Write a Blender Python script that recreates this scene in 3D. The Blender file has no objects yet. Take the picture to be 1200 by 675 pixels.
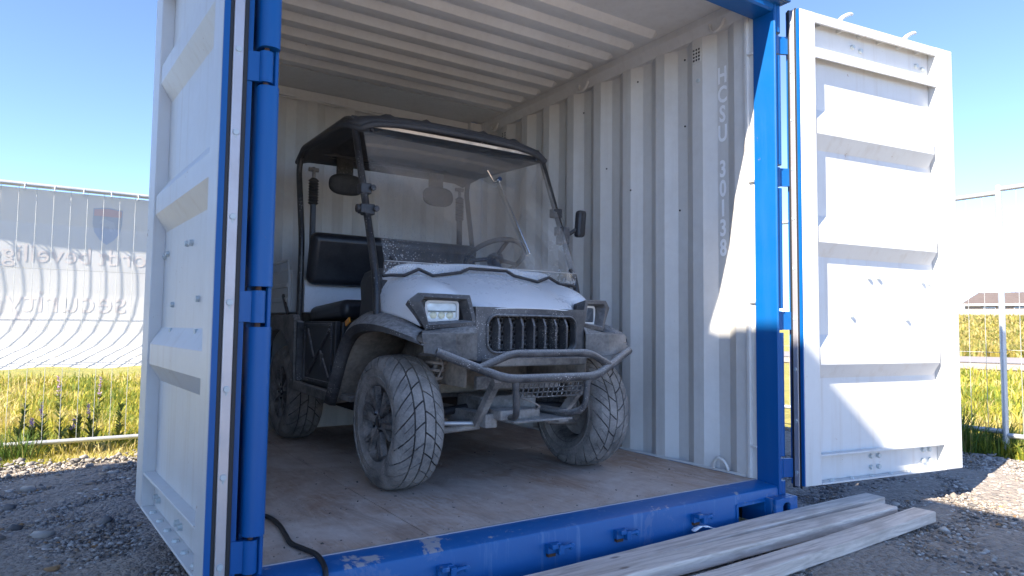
import bpy, bmesh, math, random
import numpy as np
from mathutils import Vector, Matrix
random.seed(7); np.random.seed(7)
R = math.radians
S = bpy.context.scene
COL = S.collection

# ------------------------------------------------------------------ camera, sky, sun, exposure
CAM = Vector((-0.4345, -1.9281, 0.8766))
yaw, pitch, roll = R(33.383), R(3.432), R(0.684)
f_ = Vector((math.sin(yaw)*math.cos(pitch), math.cos(yaw)*math.cos(pitch), math.sin(pitch)))
r_ = Vector((math.cos(yaw), -math.sin(yaw), 0)); u_ = r_.cross(f_)
rr = r_*math.cos(roll)+u_*math.sin(roll); uu = u_*math.cos(roll)-r_*math.sin(roll)
cd = bpy.data.cameras.new('camera'); cam = bpy.data.objects.new('camera', cd); COL.objects.link(cam)
cd.sensor_width = 36; cd.lens = 36*792.68/1200; cd.clip_start = .05; cd.clip_end = 3000
m = Matrix.Identity(4)
for i in range(3):
    m[i][0] = rr[i]; m[i][1] = uu[i]; m[i][2] = -f_[i]; m[i][3] = CAM[i]
cam.matrix_world = m
cd.dof.use_dof = True; cd.dof.focus_distance = 3.2; cd.dof.aperture_fstop = 5.0
S.camera = cam

SUND = Vector((1.16, .27, -1.0)).normalized()          # direction the light travels
world = bpy.data.worlds.new('World'); S.world = world; world.use_nodes = True
wn = world.node_tree.nodes; wl = world.node_tree.links
bg = wn['Background']; sky = wn.new('ShaderNodeTexSky'); sky.sky_type = 'NISHITA'; sky.sun_disc = False
sky.sun_elevation = math.asin(-SUND.z); sky.sun_rotation = math.atan2(-SUND.x, -SUND.y)
sky.air_density = .62; sky.dust_density = .05; sky.ozone_density = 1.7; sky.altitude = 4500
wl.new(sky.outputs[0], bg.inputs[0]); bg.inputs[1].default_value = .13
sl = bpy.data.lights.new('sun', 'SUN'); sl.energy = 3.4; sl.angle = R(.53); sl.color = (1, .91, .77)
sun = bpy.data.objects.new('sun', sl); COL.objects.link(sun)
sun.rotation_euler = SUND.to_track_quat('-Z', 'Y').to_euler(); sun.location = (-10, -4, 12)
S.cycles.max_bounces = 12; S.cycles.diffuse_bounces = 7; S.cycles.transparent_max_bounces = 12
S.view_settings.view_transform = 'Standard'; S.view_settings.look = 'None'
S.view_settings.exposure = 2.25; S.view_settings.gamma = 1
S.view_settings.use_curve_mapping = False

# ------------------------------------------------------------------ materials
def newmat(name):
    m = bpy.data.materials.new(name); m.use_nodes = True
    nt = m.node_tree; b = nt.nodes['Principled BSDF']
    return m, nt, b
def nd(nt, t, **kw):
    n = nt.nodes.new(t)
    for k, v in kw.items():
        if k.startswith('i_'):
            key = k[2:]; key = int(key) if key.isdigit() else key.replace('_', ' ')
            n.inputs[key].default_value = v
        else: setattr(n, k, v)
    return n
def coord(nt, sc=(1, 1, 1)):
    tc = nd(nt, 'ShaderNodeTexCoord'); mp = nd(nt, 'ShaderNodeMapping')
    mp.inputs['Scale'].default_value = sc
    nt.links.new(tc.outputs['Object'], mp.inputs[0]); return mp.outputs[0]
def noise(nt, co, scale, detail=4, rough=.55, dist=0):
    n = nd(nt, 'ShaderNodeTexNoise', i_Scale=scale, i_Detail=detail, i_Roughness=rough, i_Distortion=dist)
    nt.links.new(co, n.inputs['Vector']); return n.outputs['Fac']
def ramp(nt, fac, stops):
    n = nd(nt, 'ShaderNodeValToRGB'); e = n.color_ramp.elements
    while len(e) < len(stops): e.new(.5)
    for i, (p, c) in enumerate(stops):
        e[i].position = p; e[i].color = (c, c, c, 1) if not hasattr(c, '__len__') else (*c, 1)
    nt.links.new(fac, n.inputs[0]); return n.outputs[0]
def mix(nt, fac, a, b, mode='MIX'):
    n = nd(nt, 'ShaderNodeMix', data_type='RGBA', blend_type=mode)
    for v, idx in ((fac, 0), (a, 6), (b, 7)):
        if hasattr(v, 'links'): nt.links.new(v, n.inputs[idx])
        elif idx == 0: n.inputs[0].default_value = v
        else: n.inputs[idx].default_value = (*v, 1)
    return n.outputs[2]
def math_(nt, op, a, b=0.0):
    n = nd(nt, 'ShaderNodeMath', operation=op)
    for i, v in enumerate((a, b)):
        if hasattr(v, 'links'): nt.links.new(v, n.inputs[i])
        else: n.inputs[i].default_value = v
    return n.outputs[0]
def bump(nt, b, h, strength=.3, dist=.01):
    n = nd(nt, 'ShaderNodeBump', i_Strength=strength, i_Distance=dist)
    nt.links.new(h, n.inputs['Height']); nt.links.new(n.outputs[0], b.inputs['Normal'])

def surf(name, base, rough=.5, metal=0, chips=None, settle=0, dust=None, dusta=0., dscale=3., speck=0., speckc=None, spscale=90., bmp=0., bscale=40., streak=None, var=.06, spec=.5):
    """painted / plastic surface: base colour with slight variation, optional dust film, specks of dried mud, streaks"""
    m, nt, b = newmat(name); L = nt.links.new
    co = coord(nt)
    c = mix(nt, noise(nt, co, 2.3, 5), tuple(x*(1-var) for x in base), tuple(min(1, x*(1+var)) for x in base))
    rgh = None
    if streak:
        st = noise(nt, coord(nt, (22, 22, 1.2)), 1.0, 5, .6)
        c = mix(nt, math_(nt, 'MULTIPLY', ramp(nt, st, [(.52, 0), (.72, 1)]), streak[1]), c, streak[0])
    if dust:
        big = noise(nt, co, dscale, 6, .62, .3); fine = noise(nt, co, dscale*14, 4, .6)
        f = ramp(nt, math_(nt, 'ADD', math_(nt, 'MULTIPLY', big, .75), math_(nt, 'MULTIPLY', fine, .25)), [(.36, 0), (.66, 1)])
        f = math_(nt, 'MULTIPLY', f, dusta)
        if settle:      # dust lies on the upper sides
            g = nd(nt, 'ShaderNodeNewGeometry'); sz = nd(nt, 'ShaderNodeSeparateXYZ'); L(g.outputs['Normal'], sz.inputs[0])
            up = math_(nt, 'MULTIPLY', ramp(nt, sz.outputs[2], [(.05, 0), (.85, 1)]), math_(nt, 'MULTIPLY', ramp(nt, fine, [(.3, .35), (.65, 1)]), settle))
            f = math_(nt, 'MAXIMUM', f, up)
        c = mix(nt, f, c, dust); rgh = math_(nt, 'ADD', math_(nt, 'MULTIPLY', f, .35), rough)
    if speck:
        v = nd(nt, 'ShaderNodeTexVoronoi', i_Scale=spscale); L(co, v.inputs['Vector'])
        rad = math_(nt, 'MULTIPLY', ramp(nt, noise(nt, co, 6, 3), [(.40, .0), (.80, 1)]), .40)
        sp = math_(nt, 'LESS_THAN', v.outputs['Distance'], rad)
        c = mix(nt, math_(nt, 'MULTIPLY', sp, speck), c, speckc or dust or (.4, .38, .36))
    if chips:      # (colour, threshold, scale): small sharp-edged chips and rust spots
        n1 = noise(nt, co, chips[2], 8, .72, .2); n2 = noise(nt, co, chips[2]*.23, 3)
        k = ramp(nt, math_(nt, 'ADD', math_(nt, 'MULTIPLY', n1, .7), math_(nt, 'MULTIPLY', n2, .3)), [(chips[1], 0), (chips[1]+.012, 1)])
        c = mix(nt, k, c, chips[0])
    L(c, b.inputs['Base Color'])
    if rgh is not None: L(rgh, b.inputs['Roughness'])
    else: b.inputs['Roughness'].default_value = rough
    b.inputs['Metallic'].default_value = metal
    b.inputs['Specular IOR Level'].default_value = spec
    if bmp: bump(nt, b, math_(nt, 'ADD', noise(nt, co, bscale, 5, .6), math_(nt, 'MULTIPLY', noise(nt, co, bscale*.22, 3), 2.5 if bscale < 12 else 0)), bmp, .004)
    return m

DUST = (.52, .50, .485)
M = {}
M['cwhite'] = surf('white_container_paint', (.66, .665, .66), .42, chips=((.30, .17, .10), .645, 26), dust=(.5, .47, .43), dusta=.24, dscale=2.2, bmp=.16, bscale=8, streak=((.46, .39, .32), .30), var=.04)
M['cinner'] = surf('interior_grey_white_paint', (.73, .715, .685), .48, chips=((.30, .19, .13), .675, 24), dust=(.42, .38, .33), dusta=.34, dscale=1.8, bmp=.16, bscale=7, streak=((.40, .37, .33), .16), var=.04)
M['cblue'] = surf('blue_container_paint', (.001, .092, .31), .36, chips=((.20, .13, .10), .648, 34), dust=(.012, .11, .33), dusta=.25, dscale=5, bmp=.14, bscale=22, streak=((.03, .12, .30), .25), var=.12, spec=.35)
def blue_worn():
    m, nt, b = newmat('worn_blue_sill_paint'); L = nt.links.new; co = coord(nt)
    c = mix(nt, noise(nt, co, 4, 5), (.001, .085, .28), (.003, .12, .36))
    sep = nd(nt, 'ShaderNodeNewGeometry'); sx = nd(nt, 'ShaderNodeSeparateXYZ'); L(sep.outputs['Normal'], sx.inputs[0])
    top = ramp(nt, sx.outputs[2], [(.35, .12), (.9, 1)])
    n1 = noise(nt, co, 5.5, 7, .68, .5); n2 = noise(nt, coord(nt, (1, 1, .5)), 40, 4, .65)
    w = ramp(nt, math_(nt, 'ADD', math_(nt, 'MULTIPLY', n1, .8), math_(nt, 'MULTIPLY', n2, .2)), [(.575, 0), (.61, 1)])
    c = mix(nt, math_(nt, 'MULTIPLY', math_(nt, 'MULTIPLY', w, top), .75), c, (.46, .41, .37))
    st = noise(nt, coord(nt, (30, 30, 2.5)), 1, 5, .6)
    c = mix(nt, math_(nt, 'MULTIPLY', ramp(nt, st, [(.58, 0), (.74, 1)]), .4), c, (.16, .27, .45))
    ru = noise(nt, co, 17, 6, .7)
    c = mix(nt, ramp(nt, ru, [(.70, 0), (.76, 1)]), c, (.12, .05, .025))
    L(c, b.inputs['Base Color']); b.inputs['Roughness'].default_value = .42
    bump(nt, b, noise(nt, co, 25, 5), .2, .004); return m
M['csill'] = blue_worn()
M['gasket'] = surf('black_rubber_gasket', (.018, .018, .02), .55, bmp=.1)
M['alu'] = surf('aluminium_strip', (.55, .52, .53), .38, .55, dust=(.42, .40, .39), dusta=.4, dscale=6, bmp=.05)
M['bolt'] = surf('painted_bolt', (.50, .55, .56), .45, .2)
M['bluebolt'] = surf('blue_bolt', (.02, .13, .40), .4)
M['rust'] = surf('rusty_dark_steel', (.10, .055, .035), .8, .2, bmp=.4)
M['dark'] = surf('dark_steel', (.03, .03, .035), .6, .3)
M['letter'] = surf('stencil_letter_paint', (.98, .98, .98), .5, var=.05)
M['chrome'] = surf('chrome', (.75, .75, .76), .12, 1.0)
M['glintmetal'] = surf('screen_edge_glint', (.62, .60, .58), .28, .9, dust=(.3, .28, .26), dusta=.6, dscale=9)  # metallic finish that stands in for the bright reflection on the screen edge
M['galv'] = surf('galvanised_steel', (.56, .57, .58), .45, .55, dust=(.7, .68, .65), dusta=.3, dscale=8, bmp=.08)
M['wire'] = surf('galvanised_wire', (.50, .51, .50), .5, .5)

def floor_mat():
    m, nt, b = newmat('dusty_plywood_floor'); L = nt.links.new; co = coord(nt)
    oi = nd(nt, 'ShaderNodeObjectInfo')
    gr = noise(nt, coord(nt, (9, .8, 1)), 5, 7, .65, 1.0)
    c = mix(nt, ramp(nt, gr, [(.3, 0), (.7, 1)]), (.34, .215, .145), (.56, .39, .285))
    c = mix(nt, math_(nt, 'MULTIPLY', oi.outputs['Random'], .3), c, (.30, .20, .15))
    d = ramp(nt, noise(nt, co, 1.9, 8, .66, .8), [(.36, .05), (.62, 1)])
    c = mix(nt, math_(nt, 'MULTIPLY', d, .80), c, (.66, .58, .525))
    d2 = ramp(nt, noise(nt, coord(nt, (2.4, 1, 1)), 7, 7, .72, .4), [(.50, 0), (.66, 1)])
    c = mix(nt, math_(nt, 'MULTIPLY', d2, .45), c, (.74, .67, .615))
    d3 = ramp(nt, noise(nt, coord(nt, (1, .35, 1)), 3.2, 7, .72, 1.2), [(.54, 0), (.66, 1)])
    c = mix(nt, math_(nt, 'MULTIPLY', d3, .55), c, (.30, .22, .175))
    sx = nd(nt, 'ShaderNodeSeparateXYZ'); L(co, sx.inputs[0])               # the two wheel tracks leading in
    for xc in (.82, 1.87):
        t = ramp(nt, math_(nt, 'ABSOLUTE', math_(nt, 'SUBTRACT', sx.outputs[0], xc)), [(.07, 1), (.135, 0)])
        w = nd(nt, 'ShaderNodeTexWave', i_Scale=17., i_Distortion=3.5, i_Detail=2.); L(coord(nt, (.7, 1, 1)), w.inputs['Vector'])
        t = math_(nt, 'MULTIPLY', math_(nt, 'MULTIPLY', t, ramp(nt, noise(nt, co, 6, 5), [(.35, 0), (.65, 1)])), w.outputs['Fac'])
        c = mix(nt, math_(nt, 'MULTIPLY', t, .38), c, (.66, .60, .55))
    v = nd(nt, 'ShaderNodeTexVoronoi', i_Scale=48.); L(co, v.inputs['Vector'])
    sp = math_(nt, 'LESS_THAN', v.outputs['Distance'], math_(nt, 'MULTIPLY', ramp(nt, noise(nt, co, 4, 3), [(.45, 0), (.8, 1)]), .30))
    c = mix(nt, math_(nt, 'MULTIPLY', sp, .65), c, (.15, .12, .10))
    L(c, b.inputs['Base Color']); b.inputs['Roughness'].default_value = .78
    bump(nt, b, math_(nt, 'ADD', noise(nt, co, 60, 4), math_(nt, 'ADD', math_(nt, 'MULTIPLY', sp, .6), math_(nt, 'MULTIPLY', gr, .6))), .3, .004); return m
M['floor'] = floor_mat()

def wood_mat():
    m, nt, b = newmat('weathered_timber'); L = nt.links.new
    oi = nd(nt, 'ShaderNodeObjectInfo'); tc = nd(nt, 'ShaderNodeTexCoord')
    mp = nd(nt, 'ShaderNodeMapping'); mp.inputs['Scale'].default_value = (1.0, 14, 14)
    L(tc.outputs['Object'], mp.inputs[0]); L(oi.outputs['Random'], mp.inputs['Location'])
    g = noise(nt, mp.outputs[0], 3.2, 6, .6, .7)
    c = mix(nt, ramp(nt, g, [(.36, 0), (.58, 1)]), (.56, .445, .36), (.84, .71, .60))
    c = mix(nt, math_(nt, 'MULTIPLY', ramp(nt, noise(nt, mp.outputs[0], 9, 4, .5, .3), [(.60, 0), (.70, 1)]), .35), c, (.38, .28, .21))
    st = ramp(nt, noise(nt, coord(nt, (1.2, 3, 3)), 2.1, 5, .65), [(.55, 0), (.72, 1)])
    c = mix(nt, math_(nt, 'MULTIPLY', st, .55), c, (.42, .32, .25))
    v = nd(nt, 'ShaderNodeTexVoronoi', i_Scale=3.1); L(coord(nt, (1, 2.4, 2.4)), v.inputs['Vector'])
    kn = ramp(nt, v.outputs['Distance'], [(.04, 1), (.09, 0)])
    c = mix(nt, math_(nt, 'MULTIPLY', kn, .7), c, (.17, .11, .08))
    L(c, b.inputs['Base Color']); b.inputs['Roughness'].default_value = .8
    bump(nt, b, g, .35, .004); return m
M['wood'] = wood_mat()

# vehicle
M['plastic'] = surf('dusty_black_plastic', (.022, .023, .027), .5, settle=.7, dust=DUST, dusta=.26, dscale=3.0, speck=.8, speckc=(.60, .57, .54), spscale=115, bmp=.15, bscale=160)
M['dustplastic'] = surf('mud_coated_plastic', (.05, .048, .046), .65, settle=.8, dust=(.50, .46, .42), dusta=.55, dscale=4.5, speck=.6, speckc=(.10, .09, .085), spscale=90, bmp=.25, bscale=70)
M['cleanblack'] = surf('black_plastic', (.014, .014, .017), .42, settle=.4, dust=(.26, .25, .24), dusta=.16, dscale=6, bmp=.1, bscale=150)
M['rooftop'] = surf('textured_black_roof_plastic', (.025, .025, .028), .6, dust=(.18, .17, .165), dusta=.3, dscale=5, bmp=.3, bscale=180)
M['vinyl'] = surf('black_vinyl', (.012, .013, .018), .34, dust=(.12, .12, .125), dusta=.25, dscale=5, bmp=.08, bscale=260)
M['tubeblack'] = surf('black_steel_tube', (.010, .010, .012), .3, dust=(.25, .235, .22), dusta=.25, dscale=9, speck=.6, speckc=(.5, .48, .46), spscale=95)
M['bumper'] = surf('muddy_black_bumper_tube', (.025, .026, .03), .42, settle=.85, dust=(.58, .55, .52), dusta=.22, dscale=12, speck=.9, speckc=(.62, .59, .56), spscale=115, bmp=.2, bscale=120)
M['carwhite'] = surf('white_vehicle_paint', (.82, .84, .87), .25, dust=(.52, .50, .48), dusta=.22, dscale=4, speck=.28, speckc=(.45, .43, .41), spscale=120, var=.02)
M['bed'] = surf('pale_grey_bed_paint', (.58, .60, .61), .45, dust=(.4, .38, .35), dusta=.3)
M['tyre'] = surf('dusty_tyre_rubber', (.12, .115, .11), .75, dust=(.42, .39, .36), dusta=.85, dscale=8, bmp=.3, bscale=90)
M['groove'] = surf('tyre_groove_rubber', (.018, .018, .019), .8, dust=(.14, .13, .125), dusta=.35, dscale=6, bmp=.2)
M['rim'] = surf('muddy_black_alloy', (.035, .035, .04), .4, .2, dust=(.46, .43, .40), dusta=.8, dscale=11, bmp=.2, bscale=90)
M['frame'] = surf('mud_coated_steel', (.09, .085, .08), .6, .1, settle=.9, dust=(.60, .56, .52), dusta=.7, dscale=6, bmp=.2)
M['spring'] = surf('dusty_coil_spring', (.25, .22, .2), .6, .1, dust=(.42, .37, .33), dusta=.8, dscale=8)
M['liner'] = surf('mud_caked_wheel_liner', (.10, .09, .08), .85, dust=(.50, .425, .345), dusta=.95, dscale=3, bmp=.3, bscale=50)
M['amber'] = surf('amber_reflector', (.75, .28, .02), .2)
M['cable'] = surf('black_cable_rubber', (.015, .015, .018), .5)
M['pad'] = surf('dusty_foam_pad', (.028, .027, .027), .75, dust=(.12, .11, .10), dusta=.6, dscale=12, bmp=.3, bscale=90)
M['reflect'] = surf('chrome_reflector', (.42, .43, .45), .32, 1.0, dust=(.3, .28, .25), dusta=.5, dscale=30)
M['ledlens'] = surf('led_bulb', (.95, .85, .60), .2)

def glass(name, tint=(1, 1, 1), dust=.0, refl=1.0, base=.03):
    m, nt, b = newmat(name); L = nt.links.new
    out = nt.nodes['Material Output']; nt.nodes.remove(b)
    tr = nd(nt, 'ShaderNodeBsdfTransparent'); tr.inputs[0].default_value = (*tint, 1)
    gl = nd(nt, 'ShaderNodeBsdfGlossy'); gl.inputs['Roughness'].default_value = .04
    fr = nd(nt, 'ShaderNodeFresnel', i_IOR=1.45)
    mx = nd(nt, 'ShaderNodeMixShader'); L(math_(nt, 'MULTIPLY', fr.outputs[0], refl), mx.inputs[0]); L(tr.outputs[0], mx.inputs[1]); L(gl.outputs[0], mx.inputs[2])
    last = mx.outputs[0]
    if dust:
        co = coord(nt); df = nd(nt, 'ShaderNodeBsdfDiffuse'); df.inputs[0].default_value = (.8, .81, .82, 1)
        v = nd(nt, 'ShaderNodeTexVoronoi', i_Scale=95.); L(co, v.inputs['Vector'])
        sx = nd(nt, 'ShaderNodeSeparateXYZ'); tc = nd(nt, 'ShaderNodeTexCoord'); L(tc.outputs['Object'], sx.inputs[0])
        low = ramp(nt, math_(nt, 'SUBTRACT', sx.outputs[2], 1.1), [(.0, 1.0), (.30, .45), (.8, .2)])     # mud thrown up from the front wheels
        side = ramp(nt, math_(nt, 'ABSOLUTE', math_(nt, 'SUBTRACT', sx.outputs[0], 1.345)), [(.2, .35), (.6, 1.0)])
        k = math_(nt, 'MULTIPLY', low, side)
        rad = math_(nt, 'MULTIPLY', math_(nt, 'MULTIPLY', ramp(nt, noise(nt, co, 5, 4), [(.3, 0), (.75, 1)]), k), .92)
        sp = math_(nt, 'LESS_THAN', v.outputs['Distance'], math_(nt, 'ADD', rad, .02))
        st = ramp(nt, noise(nt, coord(nt, (26, 4, 5)), 1.6, 6, .7, .6), [(.5, 0), (.75, 1)])
        film = math_(nt, 'ADD', math_(nt, 'MULTIPLY', st, .13), math_(nt, 'MULTIPLY', noise(nt, co, 3, 5), .05))
        ff = math_(nt, 'MAXIMUM', math_(nt, 'MULTIPLY', sp, .42), math_(nt, 'MULTIPLY', math_(nt, 'ADD', film, math_(nt, 'MULTIPLY', math_(nt, 'MULTIPLY', k, noise(nt, coord(nt, (9, 3, 4)), 2.2, 7, .7, .8)), .42)), dust))
        m2 = nd(nt, 'ShaderNodeMixShader'); L(ff, m2.inputs[0]); L(last, m2.inputs[1]); L(df.outputs[0], m2.inputs[2]); last = m2.outputs[0]
    L(last, out.inputs[0]); return m
M['screen'] = glass('dusty_clear_windscreen', (.94, .95, .955), .52, .38)
M['lens'] = glass('clear_headlight_lens', (.93, .95, .97), .0)
M['pane'] = surf('dark_window_pane', (.03, .035, .045), .08)

def colattr(name, rough=.85, sub=0., bmp=0., spec=.3):
    m, nt, b = newmat(name); a = nd(nt, 'ShaderNodeAttribute', attribute_name='col')
    nt.links.new(a.outputs['Color'], b.inputs['Base Color']); b.inputs['Roughness'].default_value = rough
    b.inputs['Specular IOR Level'].default_value = spec
    if sub:
        out = nt.nodes['Material Output']; tl = nd(nt, 'ShaderNodeBsdfTranslucent'); nt.links.new(a.outputs['Color'], tl.inputs[0])
        mx = nd(nt, 'ShaderNodeMixShader'); mx.inputs[0].default_value = sub
        nt.links.new(b.outputs[0], mx.inputs[1]); nt.links.new(tl.outputs[0], mx.inputs[2]); nt.links.new(mx.outputs[0], out.inputs[0])
    if bmp: bump(nt, b, noise(nt, coord(nt), 60, 4), bmp, .01)
    return m
M['stone'] = colattr('crushed_stone', .8, bmp=.4)
M['grass'] = colattr('grass_blade', .6, .35)

def gravel_mat():
    m, nt, b = newmat('gravel_ground'); L = nt.links.new; co = coord(nt)
    v = nd(nt, 'ShaderNodeTexVoronoi', i_Scale=42.); L(co, v.inputs['Vector'])
    v2 = nd(nt, 'ShaderNodeTexVoronoi', i_Scale=110.); L(co, v2.inputs['Vector'])
    hs = nd(nt, 'ShaderNodeSeparateColor'); L(v.outputs['Color'], hs.inputs[0])
    c = mix(nt, hs.outputs[0], (.19, .155, .13), (.41, .345, .285))
    hs2 = nd(nt, 'ShaderNodeSeparateColor'); L(v2.outputs['Color'], hs2.inputs[0])
    c = mix(nt, math_(nt, 'MULTIPLY', hs2.outputs[1], .5), c, (.31, .265, .225))
    c = mix(nt, math_(nt, 'MULTIPLY', ramp(nt, noise(nt, co, 1.3, 5), [(.35, 0), (.7, 1)]), .5), c, (.36, .31, .265))
    L(c, b.inputs['Base Color']); b.inputs['Roughness'].default_value = .9
    h = math_(nt, 'SUBTRACT', 1.0, v.outputs['Distance'])
    bump(nt, b, math_(nt, 'ADD', h, math_(nt, 'MULTIPLY', v2.outputs['Distance'], -.4)), .9, .02); return m
M['gravel'] = gravel_mat()
def field_mat():
    m, nt, b = newmat('rough_grass_field'); L = nt.links.new; co = coord(nt)
    c = mix(nt, ramp(nt, noise(nt, co, .35, 7, .65), [(.35, 0), (.65, 1)]), (.30, .29, .045), (.46, .36, .09))
    c = mix(nt, ramp(nt, noise(nt, co, 2.2, 6, .7), [(.4, 0), (.7, 1)]), c, (.20, .22, .04))
    c = mix(nt, math_(nt, 'MULTIPLY', ramp(nt, noise(nt, co, 14, 5, .7), [(.45, 0), (.7, 1)]), .6), c, (.55, .43, .17))
    L(c, b.inputs['Base Color']); b.inputs['Roughness'].default_value = .9
    bump(nt, b, noise(nt, co, 9, 6, .7), .8, .15); return m
M['field'] = field_mat()
M['road'] = surf('pale_road_asphalt', (.27, .25, .25), .85, bmp=.2)
M['sand'] = surf('sandy_verge', (.42, .34, .26), .9, dust=(.3, .25, .2), dusta=.6, dscale=.6, bmp=.4, bscale=3)
M['rooftile'] = surf('brown_roof_tile', (.11, .085, .08), .8, dust=(.16, .13, .12), dusta=.5, dscale=1, bmp=.3, bscale=4)
M['brick'] = surf('tan_house_wall', (.33, .25, .20), .85, bmp=.2)
M['trim'] = surf('white_house_trim', (.72, .72, .70), .6)

# ------------------------------------------------------------------ mesh helpers
def V(*a): return Vector(a)
class MB:
    def __init__(s): s.v = []; s.f = []; s.mi = []; s.cm = 0
    def add(s, vs, fs):
        o = len(s.v); s.v += [tuple(p) for p in vs]; s.f += [tuple(i+o for i in q) for q in fs]; s.mi += [s.cm]*len(fs)
    def box(s, a, b):
        x0, y0, z0 = a; x1, y1, z1 = b
        s.add([(x0,y0,z0),(x1,y0,z0),(x1,y1,z0),(x0,y1,z0),(x0,y0,z1),(x1,y0,z1),(x1,y1,z1),(x0,y1,z1)],
              [(0,3,2,1),(4,5,6,7),(0,1,5,4),(1,2,6,5),(2,3,7,6),(3,0,4,7)]); return s
    def obox(s, c, ax, ay, az):        # centre and three half-axis vectors
        c, ax, ay, az = map(Vector, (c, ax, ay, az)); vs = []
        for k in (-1, 1):
            for i, j in ((-1,-1),(1,-1),(1,1),(-1,1)): vs.append(c+ax*i+ay*j+az*k)
        s.add(vs, [(0,3,2,1),(4,5,6,7),(0,1,5,4),(1,2,6,5),(2,3,7,6),(3,0,4,7)]); return s
    def bar(s, p, q, w, h, up=(0,0,1)):  # rectangular bar between two points
        p, q = Vector(p), Vector(q); d = (q-p); L = d.length/2; d.normalize()
        a = d.cross(Vector(up)); a = a.normalized() if a.length > 1e-4 else Vector((1,0,0)); b = a.cross(d)
        return s.obox((p+q)/2, d*L, a*w/2, b*h/2)
    def prism(s, poly, fn, a0, a1):     # poly of 2-d points, fn(u,v,a) -> point
        n = len(poly); vs = [fn(u, v, a0) for u, v in poly]+[fn(u, v, a1) for u, v in poly]
        fs = [tuple(range(n))[::-1], tuple(range(n, 2*n))]+[(i, (i+1) % n, (i+1) % n+n, i+n) for i in range(n)]
        s.add(vs, fs); return s
    def tube(s, pts, r, n=8, closed=False, caps=True, rs=None):
        pts = [Vector(p) for p in pts]; N = len(pts); o = len(s.v); up = None; vs = []
        for i, p in enumerate(pts):
            a = pts[(i-1) % N] if (closed or i > 0) else p; b = pts[(i+1) % N] if (closed or i < N-1) else p
            t = (b-a).normalized()
            if up is None:
                up = Vector((0,0,1)) if abs(t.z) < .9 else Vector((1,0,0))
            x = t.cross(up); x = x.normalized() if x.length > 1e-5 else Vector((1,0,0)); y = x.cross(t).normalized(); up = y
            rad = rs[i] if rs else r
            for k in range(n):
                an = 2*math.pi*k/n; vs.append(p+x*math.cos(an)*rad+y*math.sin(an)*rad)
        fs = []
        for i in range(N if closed else N-1):
            j = (i+1) % N
            for k in range(n):
                l = (k+1) % n; fs.append((i*n+k, j*n+k, j*n+l, i*n+l))
        if caps and not closed: fs += [tuple(range(n)), tuple(range((N-1)*n, N*n))[::-1]]
        s.add(vs, fs); return s
    def grid(s, fn, nu, nv, thick=None):
        vs = [fn(i/nu, j/nv) for j in range(nv+1) for i in range(nu+1)]
        w = nu+1; fs = [(j*w+i, j*w+i+1, (j+1)*w+i+1, (j+1)*w+i) for j in range(nv) for i in range(nu)]
        s.add(vs, fs); return s
    def lathe(s, prof, fn, n=32, closed=False):   # prof of (w,r); fn(w,r,angle)->point
        N = len(prof); vs = [fn(w, r, 2*math.pi*k/n) for k in range(n) for w, r in prof]; fs = []
        for k in range(n):
            l = (k+1) % n
            for i in range(N if closed else N-1):
                j = (i+1) % N; fs.append((k*N+i, k*N+j, l*N+j, l*N+i))
        s.add(vs, fs); return s
    def disc(s, c, ax, r, h, n=10, r2=None):  # short cylinder from c along ax
        c, ax = Vector(c), Vector(ax).normalized()
        return s.tube([c, c+ax*h], r, n, rs=[r, r2 if r2 is not None else r])
    def mesh(s, name):
        me = bpy.data.meshes.new(name); me.from_pydata(s.v, [], s.f)
        bm = bmesh.new(); bm.from_mesh(me); bmesh.ops.recalc_face_normals(bm, faces=bm.faces); bm.to_mesh(me); bm.free()
        return me
    def build(s, name, mat, parent=None, smooth=None, bevel=0, solid=0, sub=0, me=None, keepn=False):
        if me is None:
            me = bpy.data.meshes.new(name); me.from_pydata(s.v, [], s.f)
            if isinstance(mat, (list, tuple)):
                me.polygons.foreach_set('material_index', s.mi)
            if not keepn:
                bm = bmesh.new(); bm.from_mesh(me); bmesh.ops.recalc_face_normals(bm, faces=bm.faces); bm.to_mesh(me); bm.free()
            for k in (mat if isinstance(mat, (list, tuple)) else [mat]): me.materials.append(M[k])
            if smooth is not None:
                me.polygons.foreach_set('use_smooth', [True]*len(me.polygons)); me.set_sharp_from_angle(angle=R(smooth))
        o = bpy.data.objects.new(name, me); COL.objects.link(o); adopt(o, parent)
        if sub:
            md = o.modifiers.new('sub', 'SUBSURF'); md.levels = sub; md.render_levels = sub
        if solid:
            md = o.modifiers.new('solid', 'SOLIDIFY'); md.thickness = solid; md.offset = 0
        if bevel:
            md = o.modifiers.new('bevel', 'BEVEL'); md.width = bevel; md.segments = 2; md.limit_method = 'ANGLE'; md.angle_limit = R(35)
            md.harden_normals = False
        return o
WORLDM = {}
def world_of(o): return WORLDM.get(o.name, Matrix.Identity(4))
def adopt(o, parent):
    """parts are modelled in world space; keep them there under their parent"""
    if parent is not None:
        o.parent = parent; o.matrix_parent_inverse = world_of(parent).inverted()
def thing(name, loc, label, cat, group=None, rz=0):
    o = bpy.data.objects.new(name, None); COL.objects.link(o); o.empty_display_size = .1
    o.location = loc; o.rotation_euler = (0, 0, rz)
    WORLDM[o.name] = Matrix.Translation(Vector(loc)) @ Matrix.Rotation(rz, 4, 'Z')
    return tag(o, label, cat, group)
def part_empty(name, loc, parent, rz=0):
    o = bpy.data.objects.new(name, None); COL.objects.link(o); o.empty_display_size = .05
    adopt(o, parent); o.location = loc; o.rotation_euler = (0, 0, rz)
    WORLDM[o.name] = Matrix.Translation(Vector(loc)) @ Matrix.Rotation(rz, 4, 'Z'); return o
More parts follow.
